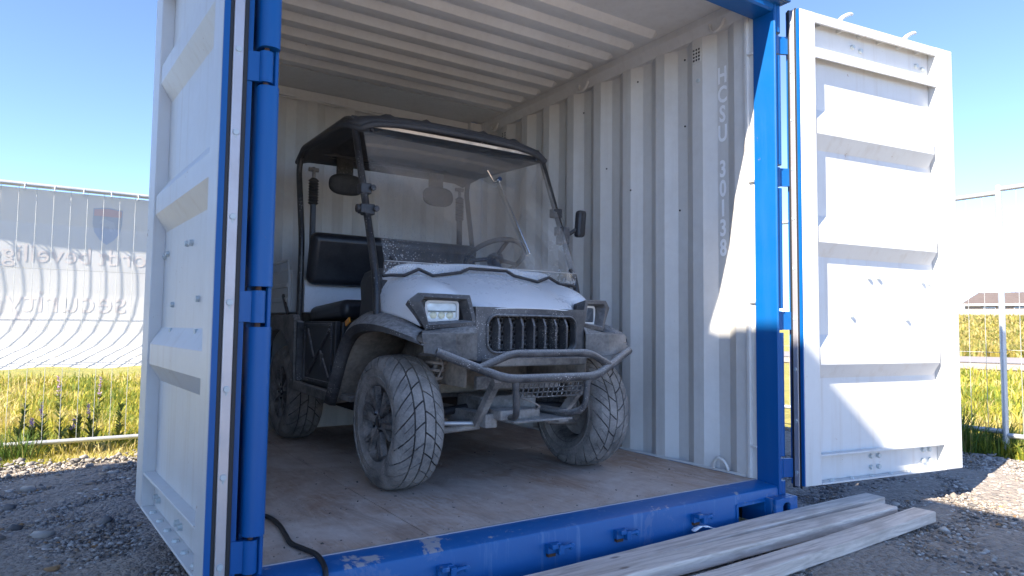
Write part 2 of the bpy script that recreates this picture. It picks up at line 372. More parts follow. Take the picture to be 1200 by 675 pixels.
def tag(o, label=None, cat=None, group=None, kind=None):
    if label: o['label'] = label
    if cat: o['category'] = cat
    if group: o['group'] = group
    if kind: o['kind'] = kind
    return o
def smooth_path(pts, n=6):
    """Catmull-Rom through points"""
    P = [Vector(p) for p in pts]; P = [P[0]*2-P[1]]+P+[P[-1]*2-P[-2]]; out = []
    for i in range(1, len(P)-2):
        a, b, c, d = P[i-1:i+3]
        for k in range(n):
            t = k/n; out.append(.5*((2*b)+(c-a)*t+(2*a-5*b+4*c-d)*t*t+(3*b-a-3*c+d)*t**3))
    out.append(P[-2]); return out
def round_path(pts, r=.04, n=4):
    """polyline with rounded corners"""
    P = [Vector(p) for p in pts]; out = [P[0]]
    for i in range(1, len(P)-1):
        a = (P[i-1]-P[i]); b = (P[i+1]-P[i]); k = min(r, a.length*.45, b.length*.45)
        a = P[i]+a.normalized()*k; b = P[i]+b.normalized()*k
        for j in range(n+1):
            t = j/n; out.append(a*(1-t)**2+P[i]*2*t*(1-t)+b*t*t)
    out.append(P[-1]); return out
def interp(x, xs, ys): return float(np.interp(x, xs, ys))

# ------------------------------------------------------------------ ground
def hfun(x, y):
    z = 0.0
    # gravel pad drops to the grass behind and beside the container
    e = max(y-3.15, 0); z -= .16*min(1, e/.9)
    e2 = max(x-5.0, 0); z -= .03*min(1, e2/.6)
    d = math.hypot(x+.43, y+1.93)
    if d > 45 and x > 0:
        t = min(1, (d-45)/65); z += 3.4*t*t*(3-2*t)
    return z
def terrain():
    xs = [-400, -200, -100, -60, -30, -15, -8]+list(np.arange(-5, 8.01, .5))+[9, 11, 14, 18, 23, 30, 38, 48, 60, 75, 95, 120, 160, 250, 600]
    ys = [-300, -100, -40, -20, -10]+list(np.arange(-5, 8.01, .5))+[9, 11, 14, 18, 23, 30, 38, 48, 60, 75, 95, 120, 160, 250, 600]
    b = MB(); w = len(xs)
    b.add([(x, y, hfun(x, y)-.02) for y in ys for x in xs], [(j*w+i, j*w+i+1, (j+1)*w+i+1, (j+1)*w+i) for j in range(len(ys)-1) for i in range(w-1)])
    tag(b.build('field', 'field', smooth=60), kind='structure')
terrain()
def gravel_pad():
    b = MB(); nx, ny = 74, 92; x0, x1, y0, y1 = -9, 5.15, -9.5, 3.22
    rnd = np.random.RandomState(3).rand(nx+1, ny+1)
    def fn(u, v):
        i, j = round(u*nx), round(v*ny); x, y = x0+(x1-x0)*u, y0+(y1-y0)*v
        edge = i in (0, nx) or j in (0, ny)
        if j == ny: y += .16*math.sin(x*3.1)+.1*math.sin(x*7.7)
        if i == nx: x += .14*math.sin(y*2.7)+.08*math.sin(y*6.1)
        z = (rnd[i, j]-.5)*.022
        if 0 < x < 2.5 and 0 < y < 3: z -= .02
        return (x, y, -.06 if edge else z)
    b.grid(fn, nx, ny); tag(b.build('gravel_yard', 'gravel', smooth=80), kind='structure')
gravel_pad()
b = MB(); b.grid(lambda u, v: (-34+80*u, -60+50.4*v, .004), 8, 6); tag(b.build('gravel_yard', 'gravel', smooth=80), kind='structure')
b = MB(); b.grid(lambda u, v: (5.2+38*u, -9.55+5.6*v, -.004), 6, 3); tag(b.build('gravel_yard', 'gravel', smooth=80), kind='structure')

def stone_templates():
    out = []
    for k in range(8):
        bm = bmesh.new(); bmesh.ops.create_icosphere(bm, subdivisions=1, radius=1)
        rs = np.random.RandomState(100+k); v = np.array([p.co[:] for p in bm.verts])
        v *= rs.uniform(.5, 1.35, (len(v), 1)); v[:, 2] *= rs.uniform(.4, .75); v[:, 1] *= rs.uniform(.6, 1)
        f = np.array([[q.index for q in fc.verts] for fc in bm.faces]); out.append((v, f)); bm.free()
    return out
TPL = stone_templates()
def scatter_stones(name, spots, cols, label):
    vs, fs, cs = [], [], []; o = 0; rs = np.random.RandomState(5)
    for (x, y, z, s), c in zip(spots, cols):
        v, f = TPL[rs.randint(len(TPL))]; a = rs.uniform(0, 6.28); ca, sa = math.cos(a), math.sin(a)
        w = v*s; w = np.c_[w[:, 0]*ca-w[:, 1]*sa+x, w[:, 0]*sa+w[:, 1]*ca+y, w[:, 2]+z]
        vs.append(w); fs.append(f+o); o += len(v); cs.append(np.tile(c, (len(v), 1)))
    vs = np.concatenate(vs); fs = np.concatenate(fs); cs = np.concatenate(cs)
    me = bpy.data.meshes.new(name); me.vertices.add(len(vs)); me.vertices.foreach_set('co', vs.ravel())
    me.loops.add(fs.size); me.loops.foreach_set('vertex_index', fs.ravel().astype(np.int32))
    me.polygons.add(len(fs)); me.polygons.foreach_set('loop_start', np.arange(0, fs.size, 3, dtype=np.int32))
    me.update(calc_edges=True); me.validate()
    a = me.color_attributes.new('col', 'FLOAT_COLOR', 'POINT'); a.data.foreach_set('color', np.c_[cs, np.ones(len(cs))].ravel())
    me.materials.append(M['stone']); ob = bpy.data.objects.new(name, me); COL.objects.link(ob)
    return tag(ob, label, 'gravel', kind='stuff')
def gravel_stones():
    rs = np.random.RandomState(11); sp = []; cl = []
    pal = np.array([(.20, .18, .165), (.31, .28, .255), (.38, .34, .30), (.26, .22, .185), (.45, .41, .37), (.31, .24, .18), (.14, .13, .125), (.50, .46, .42)])
    def region(n, x0, x1, y0, y1, smin, smax, pw, ok=None):
        for _ in range(n):
            x, y = rs.uniform(x0, x1), rs.uniform(y0, y1)
            if ok and not ok(x, y): continue
            s = smin+(smax-smin)*rs.rand()**pw
            sp.append((x, y, -.004+s*.15, s)); c = pal[rs.randint(len(pal))]*rs.uniform(.75, 1.2)
            cl.append(c if rs.rand() > .02 else np.array((.33, .20, .10)))
    left = lambda x, y: x < -.02
    region(34000, -1.15, .0, .35, 3.25, .003, .0135, 3.0, left)
    region(170, -1.15, .0, .35, 3.2, .018, .042, 2.5, left)
    out = lambda x, y: (y < .02 or x > 2.46) and not (1 < x < 3 and -.42 < y < 0 and False)
    region(46000, 1.4, 5.2, -1.3, 1.2, .0035, .014, 3.0, out)
    region(200, 1.6, 5.2, -1.3, 1.1, .016, .034, 2.5, out)
    region(1200, 2.5, 5.1, 1.2, 3.3, .01, .03, 2)
    # pale heaped edge along the grass
    for _ in range(420):
        x = rs.uniform(-1.3, .3); y = 3.20+.07*rs.randn()+.06*math.sin(x*5); s = .006+.026*rs.rand()**3.5
        sp.append((x, y, -.01+.04*rs.rand(), s)); cl.append(np.array((.34, .31, .28))*rs.uniform(.5, 1.2))
    for _ in range(900):
        y = rs.uniform(-1.5, 2.5); x = 5.05+.1*rs.randn(); s = .01+.025*rs.rand()**2
        sp.append((x, y, -.01, s)); cl.append(np.array((.34, .31, .28))*rs.uniform(.7, 1.2))
    scatter_stones('gravel_stones', sp, cl, 'loose grey crushed stone covering the yard around the container')
gravel_stones()

# ------------------------------------------------------------------ the container
CW, CL, CH, FZ = 2.438, 2.991, 2.591, .165
box = thing('shipping_container', (CW/2, CL/2, 0), 'open blue and white short shipping container housing the dusty utility vehicle', 'container')
def oval(n, rx, ry, slot=0):
    out = []
    for k in range(n):
        a = 2*math.pi*(k+.5)/n; x, y = rx*math.cos(a), ry*math.sin(a)
        out.append((x, y+(slot if y > 0 else -slot)))
    return out
def plate_hole(b, w, h, hole, fn, t):
    """rectangular plate w x h centred on 0 with a hole, fn(u,v,d)->point"""
    n = len(hole); outer = []
    for x, y in hole:
        k = min((w/2)/max(abs(x), 1e-6), (h/2)/max(abs(y), 1e-6)); outer.append((x*k, y*k))
    # snap to corners
    for cx, cy in ((1,1),(1,-1),(-1,1),(-1,-1)):
        c = (cx*w/2, cy*h/2); i = min(range(n), key=lambda i: (outer[i][0]-c[0])**2+(outer[i][1]-c[1])**2); outer[i] = c
    vs = [fn(u, v, 0) for u, v in outer]+[fn(u, v, 0) for u, v in hole]+[fn(u, v, t) for u, v in hole]+[fn(u, v, t) for u, v in outer]
    fs = []
    for i in range(n):
        j = (i+1) % n
        fs += [(i, j, n+j, n+i), (n+i, n+j, 2*n+j, 2*n+i), (2*n+i, 2*n+j, 3*n+j, 3*n+i), (3*n+i, 3*n+j, j, i)]
    b.add(vs, fs)
def casting(x0, y0, z0, parent, mat='csill'):
    b = MB(); x1, y1, z1 = x0+.162, y0+.178, z0+.118; cx, cz = (x0+x1)/2, (z0+z1)/2
    plate_hole(b, .162, .118, oval(20, .027, .018, .02), lambda u, v, d: (cx+u, y0+d, cz+v), .02)
    b.box((x0, y0+.02, z0), (x0+.02, y1, z1)); b.box((x1-.02, y0+.02, z0), (x1, y1, z1))
    b.box((x0+.02, y0+.02, z1-.02), (x1-.02, y1, z1)); b.box((x0+.02, y0+.02, z0), (x1-.02, y1, z0+.012)); b.box((x0+.02, y1-.02, z0+.012), (x1-.02, y1, z1-.02))
    return b.build('corner_casting', mat, parent, bevel=.004)
for x in (0, CW-.162):
    for y in (0, CL-.178):
        for z in (0, CH-.118): casting(x, y, z, box)
# door-end corner posts: inner leg, web, rounded hinge bar with gaps at the hinges
HINGES = [(.235, .115), (.93, .115), (1.625, .115), (2.28, .115)]
def post(side):
    lf, jw = (.085, .0605) if side < 0 else (.050, .045)
    X = (lambda x: x) if side < 0 else (lambda x: CW-x)
    b = MB()
    b.prism([(.061, lf+.006), (.061, .175), (.0, .175), (.0, .12), (.012, .12), (.012, .163), (.046, .163), (.046, lf+.006), (.05, lf), (.057, lf)],
            lambda u, v, a: (X(u), v, a), .1185, CH-.1185)
    p = b.build('corner_post', 'cblue', box, bevel=.002)
    zs = [.1195]
    for z, h in HINGES: zs += [z-h/2, z+h/2]
    zs.append(CH-.1195)
    for a, c in zip(zs[::2], zs[1::2]):
        j = MB(); pl = [(.0, .119), (.0, .085)]
        for k in range(9):
            an = math.pi*(1-k/8); pl.append((jw/2+jw/2*math.cos(an), .078-.026*math.sin(an)))
        pl += [(jw, .084 if side < 0 else .119), (jw*.74, .119)] if side < 0 else [(jw, .119)]
        j.prism(pl, lambda u, v, t: (X(u), v, t), a, c).build('hinge_bar', 'cblue', p, smooth=40)
    return p
post(-1); post(1)
# rear posts
for x0 in (.0, CW-.06):
    MB().box((x0, CL-.10, .119), (x0+.06, CL-.004, CH-.119)).build('corner_post', 'cinner', box, bevel=.004)
# sill with worn top, fork pockets and cam keepers
def sill():
    b = MB(); fy = .06
    prof = [(fy, .0), (fy, .142), (fy+.004, .152), (fy+.014, .158), (.178, FZ), (.178, .0)]
    px = [(.165, .36), (2.085, 2.268)]     # pockets
    segs = [(.162, .165), (.36, 2.085), (2.268, 2.276)]
    pr = lambda u, v, a: (a, u, v)
    b.prism(prof, pr, .36, 2.085)
    top = [(fy, .105), (fy, .142), (fy+.004, .152), (fy+.014, .158), (.178, FZ), (.178, .105)]
    b.prism(top, pr, .165, .3597); b.prism(top, pr, 2.0853, 2.268)
    b.prism(top, pr, 2.2683, 2.3765); b.prism(top, pr, .0615, .1647)
    b.prism([(fy, .0), (fy, .1047), (.178, .1047), (.178, 0)], pr, 2.268, 2.2757)
    b.prism([(fy, .0), (fy, .1047), (.178, .1047), (.178, 0)], pr, .1623, .165)
    s = b.build('door_sill', 'csill', box, smooth=35)
    for x0, x1 in px:
        p = MB()
        p.box((x0, fy-.006, .100), (x1, fy+.0005, .112)); p.box((x0-.012, fy-.006, .005), (x0, fy+.0005, .112)); p.box((x1, fy-.006, .005), (x1+.006, fy+.0005, .112))
        p.build('fork_pocket', 'csill', s)
        p = MB(); p.box((x0, .3, .0), (x1, .31, .1)); p.box((x0-.004, .179, .0), (x0, .31, .1)); p.box((x1, .179, .0), (x1+.004, .31, .1)); p.build('pocket_liner', 'dark', s)
    for x in (.64, 1.075, 1.40, 1.83):
        k = MB()
        k.box((x-.045, fy-.02, .078), (x+.012, fy+.001, .112)); k.box((x-.045, fy-.046, .100), (x-.018, fy-.02, .116)); k.box((x-.010, fy-.040, .074), (x+.012, fy-.02, .108))
        k.tube([(x+.012, fy-.026, .092), (x+.04, fy-.03, .098), (x+.052, fy-.03, .094)], .0085, 8)
        k.disc((x+.052, fy-.036, .095), (0, 1, 0), .013, .012)
        kk = k.build('cam_keeper', 'csill', box, bevel=.003)
        r = MB(); r.box((x-.04, fy-.015, .066), (x-.008, fy+.001, .0775)); r.build('rust_patch', 'rust', kk)
    MB().box((.063, .1785, FZ-.01), (2.375, .187, FZ+.003)).build('threshold_strip', 'alu', box)
sill()
# header
b = MB(); b.prism([(.056, 2.445), (.056, 2.56), (.075, 2.587), (.30, 2.587), (.30, 2.57), (.175, 2.57), (.175, 2.437), (.066, 2.437)], lambda u, v, a: (a, u, v), .0615, 2.3765)
b.build('door_header', 'cblue', box, smooth=30)
b = MB(); b.prism([(.045, 2.54), (.03, 2.555), (.03, 2.60), (.05, 2.605), (.05, 2.5885), (.0555, 2.58)], lambda u, v, a: (a, u, v), .163, 2.275); b.build('rain_gutter', 'cblue', box)
# floor boards (plywood sheets)
xs = [.06, .64, 1.213, 1.79, 2.378]; ys = [.1872, 1.45, 2.87]
for i in range(4):
    for j in range(2):
        MB().box((xs[i]+.0016, ys[j]+(.0016 if j else 0), FZ-.03), (xs[i+1]-.0016, ys[j+1]-.0016, FZ+random.uniform(-.0012, .0012))).build('floor_board', 'floor', box, bevel=.0015)
MB().box((.05, .19, .10), (2.39, 2.88, FZ-.032)).build('under_floor', 'dark', box)
# corrugated walls
def corr(y0, y1, phase=.505, depth=.036):
    """list of (y, d): d=0 on inner flats, depth on outer flats"""
    pts = []; p = .278; k = -12
    seq = [(0, 0), (.070, 0), (.138, depth), (.208, depth)]
    base = phase
    out = []
    for k in range(-8, 40):
        for dy, d in seq: out.append((base+k*p+dy, d))
    def val(y): return float(np.interp(y, [a for a, _ in out], [d for _, d in out]))
    return [(y0, val(y0))]+[(a, d) for a, d in out if y0+.004 < a < y1-.004]+[(y1, val(y1))]
def corrugated(name, line, fn, z0, z1, parent, mats=('cinner', 'cblue')):
    b = MB(); n = len(line)
    for t, mi in ((0, 0), (.0025, 1)):
        b.cm = mi
        vs = [fn(y, d+t, z) for y, d in line for z in (z0, z1)]
        b.add(vs, [(2*i, 2*i+1, 2*i+3, 2*i+2) for i in range(n-1)])
    return b.build(name, list(mats), parent)
line = [(.1755, .0), (.299, .0)]+[q for q in corr(.30, 2.90) if q[0] > .31]
corrugated('side_wall', line, lambda y, d, z: (2.386+d, y, z), .14, 2.53, box)
corrugated('side_wall', line, lambda y, d, z: (.052-d, y, z), .14, 2.53, box)
corrugated('end_wall', corr(.055, 2.383, .12), lambda x, d, z: (x, 2.868+d, z), .14, 2.53, box)
# front closure lip between post and wall on each side (vertical bead)
for X in ((lambda x: x), (lambda x: CW-x)):
    MB().prism([(.0515, .205), (.066, .208), (.066, .226), (.0515, .236)], lambda u, v, a: (X(u), v, a), FZ, 2.47).build('wall_bead', 'cinner', box, bevel=.003)
    for z in (.32, 1.02, 1.62, 2.265):
        MB().tube([(X(.062), .174, z), (X(.062), .206, z)], .006, 8).build('lashing_bar', 'cinner', box, smooth=40)
# rails
for X in ((lambda x: x), (lambda x: CW-x)):
    MB().prism([(.078, 2.566), (.078, 2.522), (.062, 2.492), (.050, 2.470), (.012, 2.470), (.004, 2.48), (.004, 2.566)], lambda u, v, a: (X(u), a, v), .1765, 2.89).build('top_side_rail', 'cinner', box, bevel=.002)
    MB().prism([(.004, .05), (.004, .16), (.048, .16), (.048, .05)], lambda u, v, a: (X(u), a, v), .179, 2.812).build('bottom_side_rail', 'cblue', box, bevel=.003)
    MB().prism([(.0525, .1655), (.060, .1655), (.0525, .176)], lambda u, v, a: (X(u), a, v), .24, 2.866).build('floor_bead', 'cinner', box)
MB().box((.061, 2.845, 2.494), (2.377, 2.94, 2.558)).build('rear_header', 'cinner', box, bevel=.006)
b = MB()
b.grid(lambda u, v: (.08+2.278*u, 2.8445, 2.4945+.012*v*(1+.5*math.sin(u*37))-.016), 40, 1); b.build('sealant_bead', 'cinner', box)
for x0 in (.0625, CW-.1825): MB().box((x0, 2.796, 2.44), (x0+.120, 2.8445, 2.552)).build('corner_gusset', 'cinner', box, bevel=.003)
# roof with ribs
def roof():
    prof = [(.1755, 0.)]; y = .74; p = .1895
    while y < 2.40:
        prof += [(y, 0), (y+.036, -.034), (y+.085, -.034), (y+.13, 0)]; y += p
    prof += [(2.46, 0), (2.90, 0)]
    xs = [.06, .115, .165, .8, 1.5, 2.275, 2.325, 2.378]; k = [0, 0, 1, 1, 1, 1, 0, 0]
    for t, nm in ((0, 0),):
        b = MB(); w = len(xs)
        b.cm = 0; b.add([(x, yy, 2.562+d*kk) for yy, d in prof for x, kk in zip(xs, k)], [(j*w+i, j*w+i+1, (j+1)*w+i+1, (j+1)*w+i) for j in range(len(prof)-1) for i in range(w-1)])
        b.cm = 1; b.add([(x, yy, 2.566+d*kk) for yy, d in prof for x, kk in zip(xs, k)], [(j*w+i, j*w+i+1, (j+1)*w+i+1, (j+1)*w+i) for j in range(len(prof)-1) for i in range(w-1)])
        b.build('roof_panel', ['cinner', 'cblue'], box)
    MB().box((.06, 2.448, 2.5545), (2.36, 2.455, 2.5615)).build('roof_seam', 'cinner', box)
roof()
# lashing rings, vents, wall bolts
def ring(y, z, up, x=2.372, s=-1):
    b = MB(); pts = [(x+s*.012*abs(math.sin(math.pi*k/10)), y-.045*math.cos(math.pi*k/10), z+up*.055*math.sin(math.pi*k/10)) for k in range(11)]
    b.tube(pts, .0085, 8); b.build('lashing_ring', 'cinner', box, smooth=50)
for y in (.39, 1.49, 2.60): ring(y, 2.505, -1, 2.366)
for y in (.39, 1.49, 2.60): ring(y, .178, 1, 2.376)
for y in (.39, 1.49): ring(y, 2.505, -1, .072, 1); ring(y, .178, 1, .062, 1)
for y, n in ((.543, 3), (2.49, 2)):
    v = MB().box((2.3825, y-.03, 2.335), (2.3858, y+.03, 2.425)).build('air_vent', 'cinner', box, bevel=.001)
    for i in range(n):
        for j in range(4):
            MB().disc((2.3824, y-.018+.036*i/(n-1), 2.352+.019*j), (-1, 0, 0), .0062, .001, 8).build('vent_hole', 'dark', v)
MB().disc((2.386, .535, 2.235), (-1, 0, 0), .011, .005, 10).build('wall_bolt', 'bolt', box)
for y, z in ((.66, 2.40), (.66, 2.02), (.70, 1.55), (1.02, 2.38), (1.30, 1.9), (1.06, 1.72), (1.55, 2.33)):
    kk = ((y-.505) % .278); d = np.interp(kk, [0, .07, .138, .208, .278], [0, 0, .036, .036, 0])
    MB().disc((2.386+d, y, z), (-1, 0, 0), .0055, .004, 8).build('wall_bolt', 'dark', box)
# stencilled number on the wall: one letter above the other
def letters(name, text, mat, parent, place, size, ext=.0006, sx=1.0, bold=0):
    cu = bpy.data.curves.new(name, 'FONT'); cu.body = text; cu.size = size; cu.extrude = ext; cu.align_x = 'CENTER'; cu.resolution_u = 3; cu.offset = bold
    tmp = bpy.data.objects.new('tmp', cu); COL.objects.link(tmp)
    dg = bpy.context.evaluated_depsgraph_get(); me = bpy.data.meshes.new_from_object(tmp.evaluated_get(dg))
    bpy.data.objects.remove(tmp); bpy.data.curves.remove(cu)
    me.transform(Matrix.Diagonal((sx, 1, 1, 1))); me.transform(place); me.materials.clear(); me.materials.append(M[mat]); me.name = name
    o = bpy.data.objects.new(name, me); COL.objects.link(o); adopt(o, parent); return o
z = 2.192
for ch in 'HCSU 30138':
    if ch == ' ': z -= .085; continue
    # right wall faces -X: text x axis runs along -Y, up is +Z
    P = Matrix(((0, 0, -1, 2.4208), (-1, 0, 0, .402), (0, 1, 0, z), (0, 0, 0, 1)))
    letters('container_number', ch, 'letter', box, P, .122, .0004, .72, .0032)
    z -= .1045

# doors ------------------------------------------------------------
DW, DZ0, DZ1 = 1.165, .158, 2.445
def door(h, ang, flip, lbl):
    """h hinge corner of the inner face, ang direction hinge->free edge; flip=+1: inner normal is to the right of that direction"""
    a = Vector((math.cos(ang), math.sin(ang), 0)); n = Vector((a.y, -a.x, 0))*flip; h = Vector(h)
    P = lambda u, d, z: h+a*u-n*d+Vector((0, 0, z))         # d = depth behind the inner face
    D = part_empty('door', h, box); tag(D, lbl)
    def bx(b, u0, u1, d0, d1, z0, z1):
        b.add([P(u, d, z) for z in (z0, z1) for u, d in ((u0, d0), (u1, d0), (u1, d1), (u0, d1))], [(0,3,2,1),(4,5,6,7),(0,1,5,4),(1,2,6,5),(2,3,7,6),(3,0,4,7)])
    T = .05
    b = MB(); bx(b, .0, .105, .0, T, DZ0, DZ1); b.build('stile', 'cwhite', D, bevel=.004)
    b = MB(); bx(b, 1.025, DW, .0, T, DZ0, DZ1); bx(b, DW, DW+.012, .012, .03, DZ0+.01, DZ1-.01); b.build('stile', 'cwhite', D, bevel=.004)
    b = MB(); bx(b, .106, 1.024, .0, .010, DZ1-.05, DZ1-.002); bx(b, .106, 1.024, .010, T, DZ1-.012, DZ1-.002)
    bx(b, .106, 1.024, .0, .045, 2.262, 2.272); bx(b, .106, 1.024, .0, .008, 2.220, 2.2618); b.build('rail', 'cwhite', D, bevel=.002)
    b = MB(); bx(b, .106, 1.024, .0, T, DZ0, DZ0+.008); bx(b, .106, 1.024, .004, .046, .288, .298); b.build('rail', 'cwhite', D, bevel=.002)
    # pressed panel with three horizontal ridges
    prof = [(DZ0+.009, .046), (1.0, 0)]
    prof = [(DZ0+.009, .046), (.655, .046), (.722, .004), (.800, .004), (.865, .046), (1.245, .046), (1.312, .004), (1.385, .004), (1.45, .046),
            (1.775, .046), (1.845, .004), (1.915, .004), (1.98, .046), (DZ1-.013, .046)]
    b = MB(); us = [.106, .112, .6, 1.000, 1.0235]
    for off, mi in ((0, 0), (.003, 1)):
        b.cm = mi; w = len(us)
        def dd(i, d):
            if i in (0,): return .046
            if i == w-1: return .046
            return d
        b.add([P(us[i], dd(i, d)+off, z) for z, d in prof for i in range(w)], [(j*w+i, j*w+i+1, (j+1)*w+i+1, (j+1)*w+i) for j in range(len(prof)-1) for i in range(w-1)])
    b.build('door_panel', ['cwhite', 'cblue'], D)
    # edge build-up: blue edge, gasket, aluminium strip with bolts, gasket
    e = .004
    b = MB(); bx(b, -.006, .0, .002, .018, DZ0+.002, DZ1-.002); b.build('edge_strip', 'cblue', D)
    b = MB(); bx(b, -.006, -.0002, .0182, .0285, DZ0-.012, DZ1+.008); b.build('gasket', 'gasket', D, bevel=.002)
    b = MB(); bx(b, -.010, -.0002, .0288, .057, DZ0-.006, DZ1+.004); s = b.build('gasket_strip', 'alu', D, bevel=.003)
    for k in range(10):
        zc = DZ0+.06+k*(DZ1-DZ0-.12)/9
        q = MB(); q.disc(P(-.010, .043, zc), -a, .0095, .004, 10, .008); q.add([P(-.0104, .043-.006, zc-.004), P(-.0104, .043+.006, zc-.004), P(-.0104, .043, zc-.022), P(-.0125, .043, zc-.008)], [(0,1,3),(1,2,3),(2,0,3),(0,2,1)]); q.build('strip_bolt', 'bolt', s, smooth=40)
    b = MB(); bx(b, -.010, -.0002, .0573, .069, DZ0-.014, DZ1+.012); b.build('gasket', 'gasket', D, bevel=.002)
    b = MB(); bx(b, .0, DW, T+.0005, T+.022, DZ1+.001, DZ1+.010); bx(b, .0, DW+.02, .062, .085, DZ1-.03, DZ1+.012); b.build('gasket', 'gasket', D)
    b = MB(); bx(b, .0, DW, T+.0005, T+.022, DZ0-.012, DZ0); b.build('gasket', 'gasket', D)
    b = MB(); bx(b, .0, DW, .0505, .0545, DZ0, DZ1); bx(b, .0, .05, .0546, .085, DZ0, DZ1); b.build('outer_skin', 'cblue', D)
    # lock rods with cams on the outer side
    for u in (.42, .93):
        b = MB(); b.tube([P(u, .115, DZ0-.02), P(u, .115, DZ1+.02)], .017, 10); 
        for zc in (.5, 1.2, 1.9): bx(b, u-.04, u+.04, .055, .14, zc-.03, zc+.03)
        rod = b.build('lock_rod', 'galv', D, smooth=40)
        c = MB(); pts = [P(u-.035, .104, DZ1+.012), P(u-.03, .10, DZ1+.045), P(u+.0, .095, DZ1+.080), P(u+.045, .09, DZ1+.105), P(u+.065, .09, DZ1+.108)]
        c.tube(smooth_path(pts, 4), .012, 8, rs=[.016-.009*i/16 for i in range(17)]); c.tube([P(u-.02, .10, DZ1+.02), P(u+.03, .10, DZ1+.034), P(u+.06, .097, DZ1+.036)], .010, 8)
        c.build('lock_cam', 'cwhite', rod, smooth=50)
    # bolts
    bl = [(.51, 1.157), (.58, 1.160), (.93, 1.152), (.985, 1.146), (.378, .961), (.375, .853), (.797, .951), (.795, .853)]
    for u, z in bl:
        q = MB(); q.disc(P(u, .046, z), n, .011, .012, 8, .0095); q.build('panel_bolt', 'bolt', D, smooth=30)
    for u, z in ((.50, .26), (.555, .26), (.50, .205), (.555, .205), (.90, .265), (.95, .265), (.90, .21), (.955, .21), (.42, 2.345), (.48, 2.335), (.92, 2.335), (.97, 2.325)):
        q = MB(); q.disc(P(u, .046, z), n, .013, .014, 8, .011); q.build('panel_bolt', 'bolt', D, smooth=30)
    for k in range(6):
        q = MB(); q.disc(P(.2+k*.14, .025, DZ0+.008), (0, 0, 1), .013, .008, 8, .010); q.build('panel_bolt', 'bolt', D, smooth=30)
        q = MB(); bx(q, .16+k*.15, .163+k*.15, .010, .046, DZ1-.05, DZ1-.013); q.build('rail_clip', 'cwhite', D)
    # hinges
    for zc, hh in HINGES:
        g = MB(); px = Vector((.0225, .08, 0)) if flip < 0 else Vector((CW-.0225, .08, 0))
        g.tube([px+Vector((0, 0, zc-hh/2+.012)), px+Vector((0, 0, zc+hh/2-.012))], .020, 12)
        c0 = P(.004, .068, 0); c0.z = 0
        q = (c0+px)/2; dirv = (c0-px)
        g.bar(px+Vector((0, 0, zc)), c0+Vector((0, 0, zc)), .014, hh-.028)
        hg = g.build('hinge', 'cblue', D, smooth=40)
        pn = MB(); pn.tube([px+Vector((0, 0, zc-hh/2-.004)), px+Vector((0, 0, zc+hh/2+.004))], .008, 8); pn.build('hinge_pin', 'rust', hg, smooth=40)
    return D
door((2.470, -.022, 0), math.atan2(-.170, 1.145), 1, 'right container door swung open, inner face partly in the sun')
door((-.098, .085, 0), math.atan2(.998, -.058), -1, 'left container door folded back along the side, inner face in shade')

# ------------------------------------------------------------------ the utility vehicle
XC = 1.345
car = thing('utility_vehicle', (XC, 1.7, FZ), 'dusty white and black two-seat utility vehicle with roof and windscreen parked inside the container', 'utility vehicle')
U = lambda u, y, z: (XC+u, y, z)
# --- wheels (axle along X, outer face towards -X)
TP = [(0, .2965), (.027, .2963), (.052, .2945), (.074, .2905), (.092, .281), (.105, .264), (.112, .243), (.113, .228)]
TS = np.array([0]+list(np.cumsum([math.hypot(TP[i+1][0]-TP[i][0], TP[i+1][1]-TP[i][1]) for i in range(len(TP)-1)])))
def tyre_pt(s, side, th, h):
    """s 0 centre .. 1 shoulder; returns point on the tyre surface raised by h"""
    L = s*TS[-1]; w = np.interp(L, TS, [p[0] for p in TP]); r = np.interp(L, TS, [p[1] for p in TP])
    e = .004; w2 = np.interp(L+e, TS, [p[0] for p in TP]); r2 = np.interp(L+e, TS, [p[1] for p in TP]); w1 = np.interp(L-e, TS, [p[0] for p in TP]); r1 = np.interp(L-e, TS, [p[1] for p in TP])
    tx, tr = w2-w1, r2-r1; l = math.hypot(tx, tr) or 1; nx, nr = -tr/l, tx/l
    w += nx*h; r += nr*h
    return (side*w, r*math.cos(th), r*math.sin(th))
